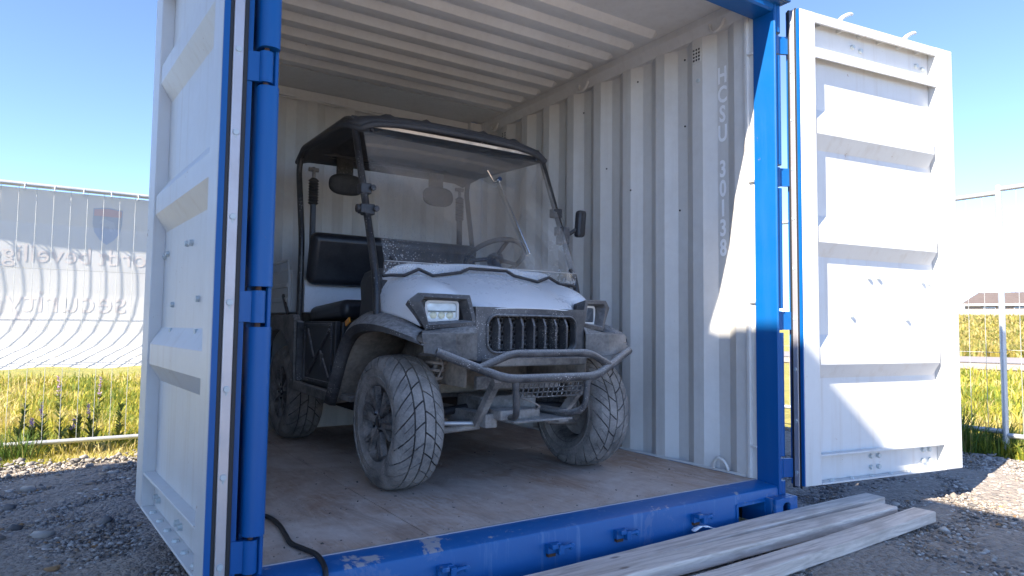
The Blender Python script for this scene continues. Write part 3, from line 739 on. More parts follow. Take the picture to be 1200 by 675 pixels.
def tyre_meshes():
    b = MB(); ax = lambda w, r, a: (w, r*math.cos(a), r*math.sin(a))
    half = TP+[(.111, .212), (.1125, .210), (.1125, .206), (.109, .203), (.105, .190), (.098, .177), (.090, .170), (.080, .170)]
    prof = [(-w, r) for w, r in half[::-1]]+half[1:]
    b.lathe(prof, ax, 64); body = b.build('tyre', 'groove', None, smooth=45)
    t = MB(); N = 21; dp = 2*math.pi/N
    def block(side, s0, s1, c0, w0, w1, sweep, h=.0095, ns=4, nt=2):
        vs, w = [], nt+1
        for lay in (h, -.001):
            for i in range(ns+1):
                s = s0+(s1-s0)*i/ns; ph = c0+sweep*(s**1.35)
                wd = (w0+(w1-w0)*i/ns)/2
                hh = lay*(1 if s < .9 else .75) if lay > 0 else lay
                for j in range(nt+1): vs.append(tyre_pt(s, side, ph-wd+2*wd*j/nt, hh))
        k = (ns+1)*w; fs = []
        for i in range(ns):
            for j in range(nt): fs.append((i*w+j, i*w+j+1, (i+1)*w+j+1, (i+1)*w+j))
            fs += [(i*w, (i+1)*w, k+(i+1)*w, k+i*w), (i*w+nt, (i+1)*w+nt, k+(i+1)*w+nt, k+i*w+nt)]
        for j in range(nt): fs += [(j, j+1, k+j+1, k+j), (ns*w+j, ns*w+j+1, k+ns*w+j+1, k+ns*w+j)]
        t.add(vs, fs)
    for side in (-1, 1):
        off = 0 if side < 0 else dp/2
        for k in range(N):
            c = k*dp+off
            block(side, .025, .30, c, dp*.905, dp*.905, .55)
            for q in (-1, 1): block(side, .345, .60, c+dp*.10+q*dp*.235, dp*.435, dp*.435, .55, nt=1)
            block(side, .6005, .90, c+dp*.10, dp*.90, dp*.86, .55, ns=5)
    tread = t.build('tread', 'tyre', None, smooth=30)
    # sidewalls carry the dust
    sw = MB()
    for sgn in (-1, 1):
        for k in range(72):
            a = 2*math.pi*k/72; e1 = Vector((0, math.cos(a), math.sin(a))); e2 = Vector((0, -math.sin(a), math.cos(a)))
            sw.obox(e1*.237+Vector((sgn*.1128, 0, 0)), e1*.020, e2*.0016, Vector((.0022, 0, 0)))
    for sgn in (-1, 1):
        pr = [(sgn*(w+.0008), r) for w, r in [(.1055, .264), (.1125, .243), (.1135, .228), (.1115, .213), (.1130, .211), (.1130, .206), (.1095, .203), (.1055, .190), (.0985, .1765)]]
        sw.lathe(pr, ax, 64)
    return body, tread, sw
tb, tt, sw = tyre_meshes()
def rim_meshes():
    ax = lambda w, r, a: (w, r*math.cos(a), r*math.sin(a)); out = {}
    b = MB()
    b.lathe([(-.098, .160), (-.101, .166), (-.094, .169), (-.086, .160), (-.074, .150), (-.02, .140), (.06, .142), (.082, .152), (.092, .166), (.097, .164), (.09, .150), (.06, .136), (-.02, .132), (-.07, .143)], ax, 48, True)
    out['rim'] = b
    s = MB(); n = 6
    for k in range(n):
        a = 2*math.pi*k/n
        for da in (-.17, .17):
            p0 = Vector((-.078, .034*math.cos(a), .034*math.sin(a))); a2 = a+da
            pm = Vector((-.088, .09*math.cos(a+da*.55), .09*math.sin(a+da*.55))); p1 = Vector((-.090, .150*math.cos(a2), .150*math.sin(a2)))
            for p, q, w in ((p0, pm, .022), (pm, p1, .017)):
                d = (q-p); t = Vector((1, 0, 0)).cross(d).normalized(); m_ = (p+q)/2
                s.obox(m_, d*.52, t*w/2, Vector((1, 0, 0)).cross(Vector((0, 0, 0)))+d.cross(t).normalized()*.014)
    s.lathe([(-.086, .001), (-.086, .040), (-.07, .062), (-.03, .064), (-.03, .001)], ax, 24)
    out['spokes'] = s
    h = MB(); h.lathe([(-.100, .001), (-.099, .022), (-.084, .026), (-.084, .001)], ax, 16); out['hub_cap'] = h
    g = MB(); g.lathe([(.03, .001), (.05, .06), (.07, .085), (.082, .085), (.086, .05), (.12, .045), (.12, .001)], ax, 24)   # hub and brake drum on the inside
    g.lathe([(-.028, .128), (.02, .132), (.02, .001), (-.028, .001)], ax, 32)
    out['brake_drum'] = g
    for mb in out.values(): mb.v = [(x, y*1.07, z*1.07) for x, y, z in mb.v]
    return out
rm = rim_meshes()
def wheel_protos():
    d = {}
    d['tyre'] = tb.data; d['tread'] = tt.data
    for o in (tb, tt): bpy.data.objects.remove(o)
    for nme, mb, mt in (('sidewall', sw, 'tyre'), ('rim', rm['rim'], 'rim'), ('spokes', rm['spokes'], 'rim'), ('hub_cap', rm['hub_cap'], 'cleanblack'), ('brake_drum', rm['brake_drum'], 'frame')):
        o = mb.build(nme, mt, None, smooth=40); d[nme] = o.data; bpy.data.objects.remove(o)
    q = MB(); q.tube([(-.084, 0, 0), (-.106, 0, 0)], .009, 6); o = q.build('lug_nut', 'chrome', None); d['lug_nut'] = o.data; bpy.data.objects.remove(o)
    return d
WP = wheel_protos()
def wheel(u, y, outer, spin):
    w = part_empty('wheel', U(u, y, FZ+.3055*.965), car, 0); w.scale = (.93, .965, .965)
    w.rotation_euler = (spin, 0, 0 if outer < 0 else math.pi)
    def put(nm, loc=(0, 0, 0)):
        o = bpy.data.objects.new(nm, WP[nm]); COL.objects.link(o); o.parent = w; o.location = loc; return o
    for nm in ('tyre', 'tread', 'sidewall', 'rim', 'spokes', 'hub_cap', 'brake_drum'): put(nm)
    for k in range(4):
        a = math.pi/4+k*math.pi/2; put('lug_nut', (0, .046*math.cos(a), .046*math.sin(a)))
for u, y, o, s in ((-.525, .90, -1, .2), (.525, .90, 1, 1.1), (-.525, 2.50, -1, .7), (.525, 2.50, 1, 2.0)): wheel(u, y, o, s)

# --- bonnet
HP = [(1.095, [(0, 1.205), (.1, 1.204), (.20, 1.196), (.31, 1.186), (.385, 1.192), (.48, 1.172), (.548, 1.10), (.572, .96)]),
      (1.06, [(0, 1.163), (.1, 1.161), (.20, 1.143), (.31, 1.116), (.385, 1.140), (.48, 1.112), (.548, 1.05), (.572, .95)]),
      (.92, [(0, 1.128), (.11, 1.126), (.21, 1.108), (.30, 1.088), (.38, 1.118), (.465, 1.10), (.537, 1.03), (.562, .935)]),
      (.80, [(0, 1.085), (.12, 1.082), (.22, 1.066), (.29, 1.050), (.37, 1.082), (.455, 1.068), (.515, 1.0), (.535, .912)]),
      (.69, [(0, 1.032), (.12, 1.030), (.22, 1.016), (.275, 1.006), (.35, 1.035), (.435, 1.025), (.495, .962), (.505, .885)]),
      (.625, [(0, .985), (.12, .983), (.22, .976), (.26, .972), (.32, .988), (.40, .978), (.45, .93), (.46, .87)]),
      (.605, [(0, .968), (.12, .967), (.22, .962), (.26, .958), (.315, .965), (.385, .955), (.43, .91), (.44, .86)])]
def bonnet():
    b = MB(); rows = []
    for y, pr in HP:
        full = [(-u, z) for u, z in pr[::-1]]+pr[1:]
        rows.append([U(u, y-(.012*(1-(u/.5)**2) if y < .7 else 0)+(.125*min(1, max(0, abs(u)-.255)/.06) if y < .63 else (.055*min(1, max(0, abs(u)-.255)/.06) if y < .72 else 0)), z) for u, z in full])
    w = len(rows[0]); b.add([p for r in rows for p in r], [(j*w+i, j*w+i+1, (j+1)*w+i+1, (j+1)*w+i) for j in range(len(rows)-1) for i in range(w-1)])
    return b.build('bonnet', 'carwhite', car, smooth=60, sub=3, solid=.004)
bonnet()
# --- headlights
def yb(u): return .600+max(0, abs(u)-.28)*.42
def headlight(sg):
    out = [(-.570, .990), (-.528, 1.026), (-.322, 1.020), (-.288, .888), (-.497, .866)]
    inn = [(-.520, .985), (-.505, 1.006), (-.338, 1.000), (-.312, .905), (-.486, .889)]
    fr = [(-.490, .993), (-.484, .997), (-.345, .992), (-.325, .912), (-.470, .902)]
    T = lambda p, d: U(p[0] if sg < 0 else -p[0], yb(p[0])+d, p[1])
    b = MB(); n = 5
    vs = [T((-.42+(p[0]+.42)*.62, .95+(p[1]-.95)*.62), .17) for p in out]+[T(p, -.006) for p in out]+[T(p, -.012) for p in inn]+[T(p, .042) for p in fr]
    fs = []
    for r in range(3):
        for i in range(n): j = (i+1) % n; fs.append((r*n+i, r*n+j, (r+1)*n+j, (r+1)*n+i))
    b.add(vs, fs); h = part_empty('headlight', U(sg*.41, .65, .95), car)
    b.build('bezel', 'plastic', h, bevel=.004)
    # lamp body: back plate, light rim, chrome bowl with three bulbs, clear lens
    c = Vector(T((-.408, .949), .055)); ex = (Vector(T((-.34, .949), .055))-Vector(T((-.476, .949), .055))).normalized(); ez = Vector((0, 0, 1)); ey = ex.cross(ez).normalized()
    if ey.y > 0: ey = -ey                       # towards the front
    def rr_(hw, hh, r, n=5):
        o = []
        for cx, cy, a0 in ((hw-r, hh-r, 0), (-hw+r, hh-r, 90), (-hw+r, -hh+r, 180), (hw-r, -hh+r, 270)):
            for k in range(n+1): a = R(a0+90*k/n); o.append((cx+r*math.cos(a), cy+r*math.sin(a)))
        return o
    P = lambda u, v, d: c+ex*u+ez*v+ey*d
    q = MB(); q.prism(rr_(.078, .05, .016), P, -.03, -.012); q.build('lamp_back', 'cleanblack', h)
    q = MB(); o1, o2 = rr_(.074, .046, .018), rr_(.064, .036, .013); m_ = len(o1)
    q.add([P(*p, .0) for p in o1]+[P(*p, .012) for p in o1]+[P(*p, .012) for p in o2]+[P(*p, -.008) for p in o2], [(r*m_+i, r*m_+(i+1) % m_, (r+1)*m_+(i+1) % m_, (r+1)*m_+i) for r in range(3) for i in range(m_)])
    q.build('lamp_rim', 'trim', h, smooth=40)
    q = MB(); q.add([P(-.064, -.036, -.01), P(.064, -.036, -.01), P(.064, .036, -.01), P(-.064, .036, -.01)], [(0, 1, 2, 3)])
    q.box((0, 0, 0), (0, 0, 0)) if False else None
    q.build('reflector', 'reflect', h)
    q = MB()
    q.prism([(-.060, -.004), (.060, -.004), (.060, .002), (-.060, .002)], P, -.009, .004); q.build('divider', 'cleanblack', h)
    for k in range(3):
        cx = -.036+k*.036
        q = MB(); q.lathe([(0, .0155), (.006, .0145), (.011, .010), (.013, .0005)], lambda w, r, a: P(cx+r*math.cos(a), -.018+r*math.sin(a), -.008+w), 14); q.build('bulb', 'ledlens', h, smooth=60)
    q = MB(); q.add([P(-.064, -.036, .009), P(.064, -.036, .009), P(.064, .036, .009), P(-.064, .036, .009)], [(0, 1, 2, 3)]); q.build('lens', 'lens', h)
    return h
headlight(-1); headlight(1)
# --- grille
def grille():
    pts = []; hw, hh, r = .238, .079, .045; n = 8
    for cx, cy, a0 in ((hw-r, hh-r, 0), (-hw+r, hh-r, 90), (-hw+r, -hh+r, 180), (hw-r, -hh+r, 270)):
        for k in range(n+1): a = R(a0+90*k/n); pts.append((cx+r*math.cos(a), cy+r*math.sin(a)))
    b = MB(); plate_hole(b, .60, .236, pts, lambda u, v, d: U(u, .588+d+.10*u*u, .852+v), .03)
    g = part_empty('grille', U(0, .6, .85), car)
    b.build('grille_panel', 'plastic', g, smooth=30)
    q = MB(); ring_ = [U(u*1.03, .584+.10*u*u, .852+v*1.04) for u, v in pts]; q.tube(ring_, .0065, 6, closed=True); q.build('grille_trim', 'plastic', g, smooth=60)
    for k in range(7):
        u = -.187+k*.0625
        q = MB(); q.prism([(.600, .924), (.582, .890), (.585, .786), (.600, .778), (.640, .778), (.640, .924)], lambda y, z, a: U(a, y, z), u-.0058, u+.0058); q.build('grille_slat', 'plastic', g, bevel=.002)
    q = MB(); rr0 = .0125; dx = rr0*2*.90; dz = dx*.866
    for j in range(-4, 5):
        for i in range(-11, 12):
            u, z = i*dx+(dx/2 if j % 2 else 0), .852+j*dz
            if abs(u) > .235: continue
            o = [(u+dx*.577*math.sin(R(60*k)), z+dx*.577*math.cos(R(60*k))) for k in range(6)]; i2 = [(u+dx*.44*math.sin(R(60*k)), z+dx*.44*math.cos(R(60*k))) for k in range(6)]
            q.add([U(a, .642, c) for a, c in o]+[U(a, .642, c) for a, c in i2]+[U(a, .652, c) for a, c in i2], [(k, (k+1) % 6, 6+(k+1) % 6, 6+k) for k in range(6)]+[(6+k, 6+(k+1) % 6, 12+(k+1) % 6, 12+k) for k in range(6)])
    tag(q.build('grille_mesh', 'plastic', g), kind='stuff')
    MB().box(U(-.25, .70, .76), U(.25, .73, .95)).build('radiator', 'dark', car)
grille()
# --- lower front corners
def corner(sg):
    rows = [[(-.497, .715, .862), (-.40, .655, .874), (-.300, .600, .886)], [(-.560, .590, .850), (-.42, .560, .852), (-.300, .582, .852)],
            [(-.558, .572, .775), (-.42, .548, .755), (-.300, .585, .742)], [(-.54, .66, .765), (-.42, .62, .75), (-.29, .63, .735)]]
    b = MB(); b.add([U(-sg*u if sg > 0 else u, y, z) for r in rows for u, y, z in r], [(j*3+i, j*3+i+1, (j+1)*3+i+1, (j+1)*3+i) for j in range(3) for i in range(2)])
    b.build('front_corner', 'dustplastic', car, smooth=25, solid=.008, bevel=.003)
corner(-1); corner(1)
b = MB(); b.box(U(-.27, .535, .712), U(.27, .60, .748)); b.build('lower_front_panel', 'dustplastic', car, bevel=.008)
# --- front wings and liners
FO = [(-.640, 1.47, .478), (-.645, 1.40, .565), (-.645, 1.335, .665), (-.645, 1.285, .735), (-.645, 1.224, .794), (-.645, 1.14, .838), (-.645, 1.03, .858), (-.645, .90, .862), (-.640, .77, .854), (-.618, .66, .835), (-.566, .575, .806)]
FT = [(-.615, 1.56, .482), (-.615, 1.49, .58), (-.612, 1.425, .69), (-.610, 1.375, .77), (-.605, 1.31, .85), (-.595, 1.22, .915), (-.583, 1.09, .948), (-.568, .96, .94), (-.552, .84, .918), (-.527, .745, .89), (-.497, .70, .864)]
def wing(sg):
    o, t = smooth_path(FO, 3), smooth_path(FT, 3); k = -sg
    m1 = [a*.8+c*.2+Vector((-.028, 0, .012)) for a, c in zip(o, t)]; m2 = [a*.45+c*.55+Vector((-.018, 0, .016)) for a, c in zip(o, t)]
    i0 = [a+Vector((.03, 0, -.004)) for a in o]
    rows = [i0, o, m1, m2, t]; b = MB(); w = len(o)
    b.add([U(p.x*k if sg > 0 else p.x, p.y, p.z) for r in rows for p in r], [(j*w+i, j*w+i+1, (j+1)*w+i+1, (j+1)*w+i) for j in range(4) for i in range(w-1)])
    f = b.build('front_wing', 'plastic', car, smooth=50, solid=.005)
    l = MB(); a0 = [p+Vector((.012, 0, .006)) for p in o]; a1 = [Vector((-.33, p.y+(.06 if p.y > 1.3 else 0), p.z+.02)) for p in o]; am = [(p+q)/2 for p, q in zip(a0, a1)]
    l.add([U(p.x*k if sg > 0 else p.x, p.y, p.z) for r in (a0, am, a1) for p in r], [(j*w+i, j*w+i+1, (j+1)*w+i+1, (j+1)*w+i) for j in range(2) for i in range(w-1)])
    l.add([U(-sg*x if sg > 0 else x, y, z) for x, y, z in ((-.33, 1.53, .50), (-.33, 1.28, .815), (-.33, .9, .88), (-.33, .62, .85), (-.33, .62, .62), (-.33, 1.1, .62))], [(0, 1, 2, 3, 4, 5)])
    l.build('wing_liner', 'liner', car, smooth=50, solid=.004)
    q = MB(); sx = -.652 if sg < 0 else .652
    q.obox(U(-.629*(-sg) if sg > 0 else -.629, 1.27, .900), (.004, 0, 0), (0, .026, -.010), (0, .005, .012)); q.build('side_marker', 'amber', car, bevel=.002)
wing(-1); wing(1)
# --- scuttle, dash, floor, body sides
MB().box(U(-.55, 1.06, .86), U(.55, 1.12, 1.10)).build('scuttle', 'cleanblack', car, bevel=.01)
b = MB(); b.prism([(1.10, 1.10), (1.16, 1.165), (1.30, 1.15), (1.36, 1.10), (1.34, .98), (1.10, .95)], lambda y, z, a: U(a, y, z), -.54, .54); b.build('dashboard', 'cleanblack', car, bevel=.012)
MB().box(U(-.60, 1.30, .505), U(.60, 2.24, .535)).build('floor_pan', 'dustplastic', car, bevel=.008)
for sg in (-1, 1):
    MB().prism([(1.50, .49), (1.50, .545), (2.20, .56), (2.20, .505)], lambda y, z, a: U(a, y, z), sg*.615, sg*.650).build('rocker_panel', 'dustplastic', car, bevel=.008)
    # rear wing with wheel arch
    pl = [(2.11, .52), (2.115, .91), (2.15, .945), (2.80, .945), (2.80, .62)]
    for k in range(13):
        a = R(10+160*k/12); pl.append((2.50+.385*math.cos(a), .47+.385*math.sin(a)))
    pl += [(2.14, .505)]
    b = MB(); b.prism(pl, lambda y, z, a: U(a, y, z), sg*.61, sg*.652); w = b.build('rear_wing', 'dustplastic', car, bevel=.006)
    b = MB(); b.prism([(2.085, .56), (2.085, .90), (2.109, .91), (2.109, .55)], lambda y, z, a: U(a, y, z), sg*.60, sg*.640); b.build('wing_edge', 'plastic', car, bevel=.004)
    # seat-base side panel with embossed ribs and a latch
    b = MB(); b.box(U(sg*.575, 1.52, .545), U(sg*.605, 2.08, .905)); sp = b.build('seat_base_panel', 'cleanblack', car, bevel=.006)
    for p, q in (((1.60, .86), (1.98, .60)), ((1.60, .60), (1.75, .74)), ((1.98, .86), (1.86, .70)), ((1.57, .885), (2.04, .885)), ((1.57, .575), (2.04, .575)), ((1.57, .575), (1.57, .885)), ((2.04, .575), (2.04, .885))):
        MB().bar(U(sg*.609, *p), U(sg*.609, *q), .018, .012, (1, 0, 0)).build('panel_rib', 'plastic', sp, bevel=.003)
    MB().box(U(sg*.6055, 1.70, .66), U(sg*.614, 1.735, .73)).build('latch', 'dustplastic', sp, bevel=.003)
MB().box(U(-.574, 1.50, .54), U(.574, 1.54, .90)).build('seat_base_front', 'cleanblack', car, bevel=.008)
# white/black door-opening flank behind the wing
for sg in (-1, 1):
    b = MB(); b.prism([(1.08, .90), (1.04, 1.10), (1.07, 1.14), (1.16, 1.12), (1.24, 1.02), (1.28, .90)], lambda y, z, a: U(a, y, z), sg*.545, sg*.575); b.build('cowl_side', 'cleanblack', car, bevel=.008)
# --- seats
def cushion(name, c, hx, hy, hz, tilt=0, bev=.045):
    b = MB(); ct, st = math.cos(tilt), math.sin(tilt)
    b.obox(c, (hx, 0, 0), (0, hy*ct, hy*st), (0, -hz*st, hz*ct)); o = b.build(name, 'vinyl', car, smooth=80)
    md = o.modifiers.new('bevel', 'BEVEL'); md.width = bev; md.segments = 5; md.limit_method = 'NONE'; return o
cushion('seat_cushion', U(0, 1.80, .955), .575, .29, .052, R(-3), .04)
cushion('seat_backrest', U(0, 2.14, 1.287), .570, .055, .160, R(14), .045)
MB().box(U(-.57, 2.205, .96), U(.57, 2.225, 1.16)).build('rear_bulkhead', 'carwhite', car, bevel=.004)
# --- cargo bed
for nm, a, c in (('bed_side', (-.635, 2.33, .96), (-.615, 2.81, 1.225)), ('bed_side', (.615, 2.33, .96), (.635, 2.81, 1.225)), ('bed_front', (-.614, 2.33, .96), (.614, 2.35, 1.225)), ('tailgate', (-.614, 2.79, .96), (.614, 2.81, 1.225)), ('bed_floor', (-.614, 2.351, .96), (.614, 2.789, .975))):
    MB().box(U(*a), U(*c)).build(nm, 'bed', car, bevel=.004)
for sg in (-1, 1):
    for z in (1.04, 1.13): MB().box(U(sg*.6355, 2.34, z-.014), U(sg*.642, 2.80, z+.014)).build('bed_rib', 'bed', car, bevel=.003)
    MB().tube(round_path([U(sg*.625, 2.36, 1.22), U(sg*.625, 2.36, 1.285), U(sg*.625, 2.78, 1.285), U(sg*.625, 2.78, 1.22)], .04), .009, 8).build('bed_rail', 'bed', car, smooth=50)
    MB().bar(U(sg*.640, 2.30, .95), U(sg*.640, 2.42, 1.07), .016, .022).build('bed_strut', 'cleanblack', car, bevel=.002)
# --- roll cage
for sg in (-1, 1):
    MB().tube(round_path([U(sg*.600, 2.20, .90), U(sg*.600, 2.19, 1.40), U(sg*.600, 2.30, 1.86), U(sg*.596, 2.24, 1.972), U(sg*.590, 1.46, 1.965), U(sg*.588, 1.37, 1.93), U(sg*.592, 1.02, 1.12), U(sg*.592, .99, .92)], .07, 5), .018, 10).build('cage_tube', 'tubeblack', car, smooth=50)
    # seat-belt post with bellows
    q = MB().bar(U(sg*.520, 2.235, .98), U(sg*.520, 2.25, 1.64), .034, .03, (1, 0, 0)).build('belt_post', 'cleanblack', car, bevel=.004)
    prof = [(1.63, .012)]
    for k in range(9): prof += [(1.635+k*.0175, .023), (1.643+k*.0175, .033)]
    prof += [(1.80, .016), (1.80, .001)]
    MB().lathe(prof, lambda z, r, a: U(sg*.520+r*math.cos(a), 2.25+r*math.sin(a), z), 14).build('bellows', 'pad', q, smooth=60)
    MB().tube([U(sg*.52, 2.25, 1.80), U(sg*.52, 2.255, 1.87)], .011, 8).tube([U(sg*.52-.03, 2.255, 1.855), U(sg*.52+.03, 2.255, 1.855)], .014, 8).build('belt_mount', 'frame', q, smooth=50)
    # clamps on the windscreen pillar
    for zc in (1.55, 1.44):
        t_ = (zc-1.12)/(1.93-1.12); yc = 1.02+(1.37-1.02)*t_
        q = MB(); q.box(U(sg*.585-.028, yc-.028, zc-.026), U(sg*.585+.028, yc+.026, zc+.026)); q.disc(U(sg*.585-sg*.03, yc-.03, zc+.004), (0, -1, 0), .016, .014, 10); q.build('pillar_clamp', 'cleanblack', car, bevel=.006)
    q = MB(); q.box(U(sg*.640, 1.10, 1.415), U(sg*.614, 1.15, 1.458)); q.disc(U(sg*.655, 1.125, 1.437), (-sg, 0, 0), .02, .03, 10); q.build('mirror_bracket', 'cleanblack', car, bevel=.004) if sg < 0 else None
for y, z in ((2.265, 1.965), (1.40, 1.950)):
    MB().tube([U(-.59, y, z), U(.59, y, z)], .018, 10).build('cage_crossbar', 'tubeblack', car, smooth=50)
MB().box(U(-.57, 2.225, 1.952), U(.57, 2.245, 1.99)).build('rear_roof_lip', 'cleanblack', car, bevel=.006)
for sg in (-1, 1):
    MB().box(U(sg*.325-.055, 2.235, 1.83), U(sg*.325+.055, 2.247, 1.955)).build('headrest_bracket', 'tubeblack', car, bevel=.003)
    b = MB()
    def pad(u, v):
        th, ph = 2*math.pi*u, math.pi*(v-.5); cx, sx = abs(math.cos(th))**.75*math.copysign(1, math.cos(th)), abs(math.sin(th))**.75*math.copysign(1, math.sin(th))
        k = math.cos(ph)**.6 if 0 < v < 1 else 0
        return U(sg*.325+.115*cx*k, 2.205+.038*math.sin(ph), 1.775+.068*sx*k)
    b.grid(pad, 28, 10); b.build('headrest', 'pad', car, smooth=60)
# --- roof
def roof_shell():
    def z_(s, t):
        e = max(abs(s), 0)
        dome = .066*(1-abs(s)**3.5)*(math.sin(math.pi*min(1, max(0, t*.92+.10)))**.55)
        rib = .012*(1 if .25 < abs(s) < .33 or .60 < abs(s) < .68 else 0)*(1 if .06 < t < .94 else 0)
        edge = -.020*(max(0, abs(s)-.9)/.1)
        fr = -.030*max(0, (.07-t)/.07); bk = -.045*max(0, (t-.80)/.20)
        return 1.948+.048*t+dome+rib+edge+fr+bk
    b = MB(); nu, nv = 48, 26
    def fn(u, v):
        s = 2*u-1; t = v
        hw = .625-.03*max(0, (t-.75)/.25)-.05*max(0, (.06-t)/.06)**2
        y = 1.275+1.08*t+.045*(abs(s)**2.5)*(1-t)
        return U(s*hw, y, z_(s, t))
    b.grid(fn, nu, nv); rp = b.build('roof', 'rooftop', car, smooth=50)
    md = rp.modifiers.new('solid', 'SOLIDIFY'); md.thickness = .036; md.offset = -1
    # rolled edge
    e = [fn(0, k/20) for k in range(21)]; f2 = [fn(k/30, 0) for k in range(31)]; g = [fn(1, 1-k/20) for k in range(21)]
    path = [Vector(p)+Vector((0, 0, -.020)) for p in (e[::-1]+f2[1:]+g[::-1][1:])]
    MB().tube(path, .016, 8).build('roof_edge', 'rooftop', rp, smooth=60)
roof_shell()
# --- windscreen
WT, WB = (1.335, 1.912), (.985, 1.182)
b = MB()
def ws(u, v):
    s = 2*u-1; t = v; hw = .566-.010*t
    return U(s*hw, WB[0]+(WT[0]-WB[0])*t-.012*(1-s*s), WB[1]+(WT[1]-WB[1])*t)
b.grid(ws, 16, 8)
wsn = b.build('windscreen', 'screen', car, smooth=60)
SEAL = [(-.566, 1.112), (-.53, 1.118), (-.46, 1.120), (-.385, 1.153), (-.31, 1.126), (-.16, 1.150), (-.11, 1.172), (.11, 1.172), (.16, 1.150), (.31, 1.126), (.385, 1.153), (.46, 1.120), (.53, 1.118), (.566, 1.112)]
sp = []
for i in range(len(SEAL)-1):
    for k in range(4): t = k/4; sp.append((SEAL[i][0]*(1-t)+SEAL[i+1][0]*t, SEAL[i][1]*(1-t)+SEAL[i+1][1]*t))
sp.append(SEAL[-1])
b = MB(); vs = []
for u, z in sp: vs += [U(u, WB[0]-.012*(1-(u/.566)**2), WB[1]), U(u, 1.0, z)]
b.add(vs, [(2*i, 2*i+2, 2*i+3, 2*i+1) for i in range(len(sp)-1)]); b.build('lower_flange', 'screen', wsn)
MB().tube([U(u, .996, z) for u, z in sp], .0085, 6).build('rubber_seal', 'cleanblack', wsn, smooth=60)
fold = [ws(k/16, 0) for k in range(17)]
MB().tube([Vector(p)+Vector((0, -.003, 0)) for p in fold], .0022, 6).build('fold_edge', 'galv', wsn, smooth=60)
tp = MB(); n_ = 16
for k in range(n_+1):
    p = Vector(ws(k/n_, 1)); tp.v += [tuple(p+Vector((0, -.006, -.010))), tuple(p+Vector((0, -.012, .004)))]
tp.f = [(2*i, 2*i+2, 2*i+3, 2*i+1) for i in range(n_)]; tp.mi = [0]*n_
tp.build('top_edge_glint', 'glintmetal', wsn, solid=.002)  # metal strip added to imitate the reflection along the acrylic's top edge
for p in (ws(.035, .02), ws(.965, .02), ws(.04, .955), ws(.96, .955)):
    MB().disc(Vector(p)+Vector((0, -.002, 0)), (0, -.9, .4), .012, .009, 10, .009).build('screen_bolt', 'cleanblack', wsn, smooth=40)
# wiper
wp0, wp1 = Vector(ws(.665, .70))+Vector((0, -.02, 0)), Vector(ws(.735, .13))+Vector((0, -.014, 0))
wi = MB().tube([wp0, wp1], .0048, 8).build('wiper', 'chrome', wsn, smooth=50)
MB().disc(wp0+Vector((0, .014, 0)), (0, -1, .2), .013, .03, 10).tube([wp0+Vector((.0, -.004, .0)), wp0+Vector((-.035, -.006, -.012)), wp0+Vector((-.075, -.004, .045))], .0045, 6).build('wiper_pivot', 'chrome', wi, smooth=50)
# --- steering wheel, mirror
sc = Vector(U(.29, 1.40, 1.28)); ax_ = Vector((0, .55, .835)).normalized(); e1 = Vector((1, 0, 0)); e2 = ax_.cross(e1)
b = MB(); b.tube([sc+e1*.178*math.cos(k*math.pi/16)+e2*.178*math.sin(k*math.pi/16) for k in range(32)], .0145, 8, closed=True); sw_ = b.build('steering_wheel', 'cleanblack', car, smooth=60)
b = MB(); b.disc(sc-ax_*.02, ax_, .05, .03, 16)
for a in (.2, math.pi-.2, -math.pi/2): b.tube([sc, sc+(e1*math.cos(a)+e2*math.sin(a))*.175], .012, 8)
b.build('steering_hub', 'cleanblack', sw_, smooth=50)
MB().tube([sc, sc-ax_*.30], .022, 8).build('steering_column', 'cleanblack', car, smooth=50)
mr = MB().tube([U(.590, 1.16, 1.425), U(.64, 1.14, 1.43), U(.685, 1.13, 1.46)], .012, 8).build('mirror_arm', 'cleanblack', car, smooth=50)
b = MB(); b.obox(U(.712, 1.135, 1.492), (.036, .018, .004), (-.010, .022, 0), (.006, 0, .080)); o = b.build('mirror', 'cleanblack', car, bevel=.018)
b = MB(); b.box(U(.565, 1.10, 1.36), U(.610, 1.18, 1.46)); b.build('mirror_bracket', 'plastic', car, bevel=.008)
# --- bull bar
def bar(name, pts, r=.0185, rad=.06): return MB().tube(round_path([U(*p) for p in pts], rad, 5), r, 12).build(name, 'bumper', car, smooth=50)
bar('bumper_bar', [(-.525, .525, .778), (-.245, .435, .667), (.245, .435, .667), (.525, .525, .778)])
bar('bumper_bar', [(-.355, .470, .712), (-.21, .448, .772), (.21, .448, .772), (.355, .470, .712)], .0165, .04)
for sg in (-1, 1):
    bar('bumper_leg', [(sg*.195, .440, .655), (sg*.185, .445, .520), (sg*.14, .53, .490), (sg*.14, .72, .485)], .015, .05)
    MB().bar(U(sg*.25, .50, .66), U(sg*.23, .70, .45), .03, .04).build('frame_bracket', 'frame', car, bevel=.004)
b = MB(); plate = []
nx, nz = 14, 3
for i in range(nx+1): u = -.185+.37*i/nx; b.bar(U(u, .452, .585), U(u+.02, .452, .645), .006, .004)
for j in range(nz+1): z = .585+.06*j/nz; b.bar(U(-.185, .452, z), U(.205, .452, z), .006, .004)
tag(b.build('bumper_mesh', 'bumper', car), kind='stuff')
b = MB(); b.box(U(-.16, .50, .470), U(.16, .80, .480)); b.build('skid_plate', 'frame', car, bevel=.004)
b = MB(); b.box(U(-.19, .56, .478), U(.02, .66, .520)); b.build('winch_mount', 'frame', car, bevel=.006)
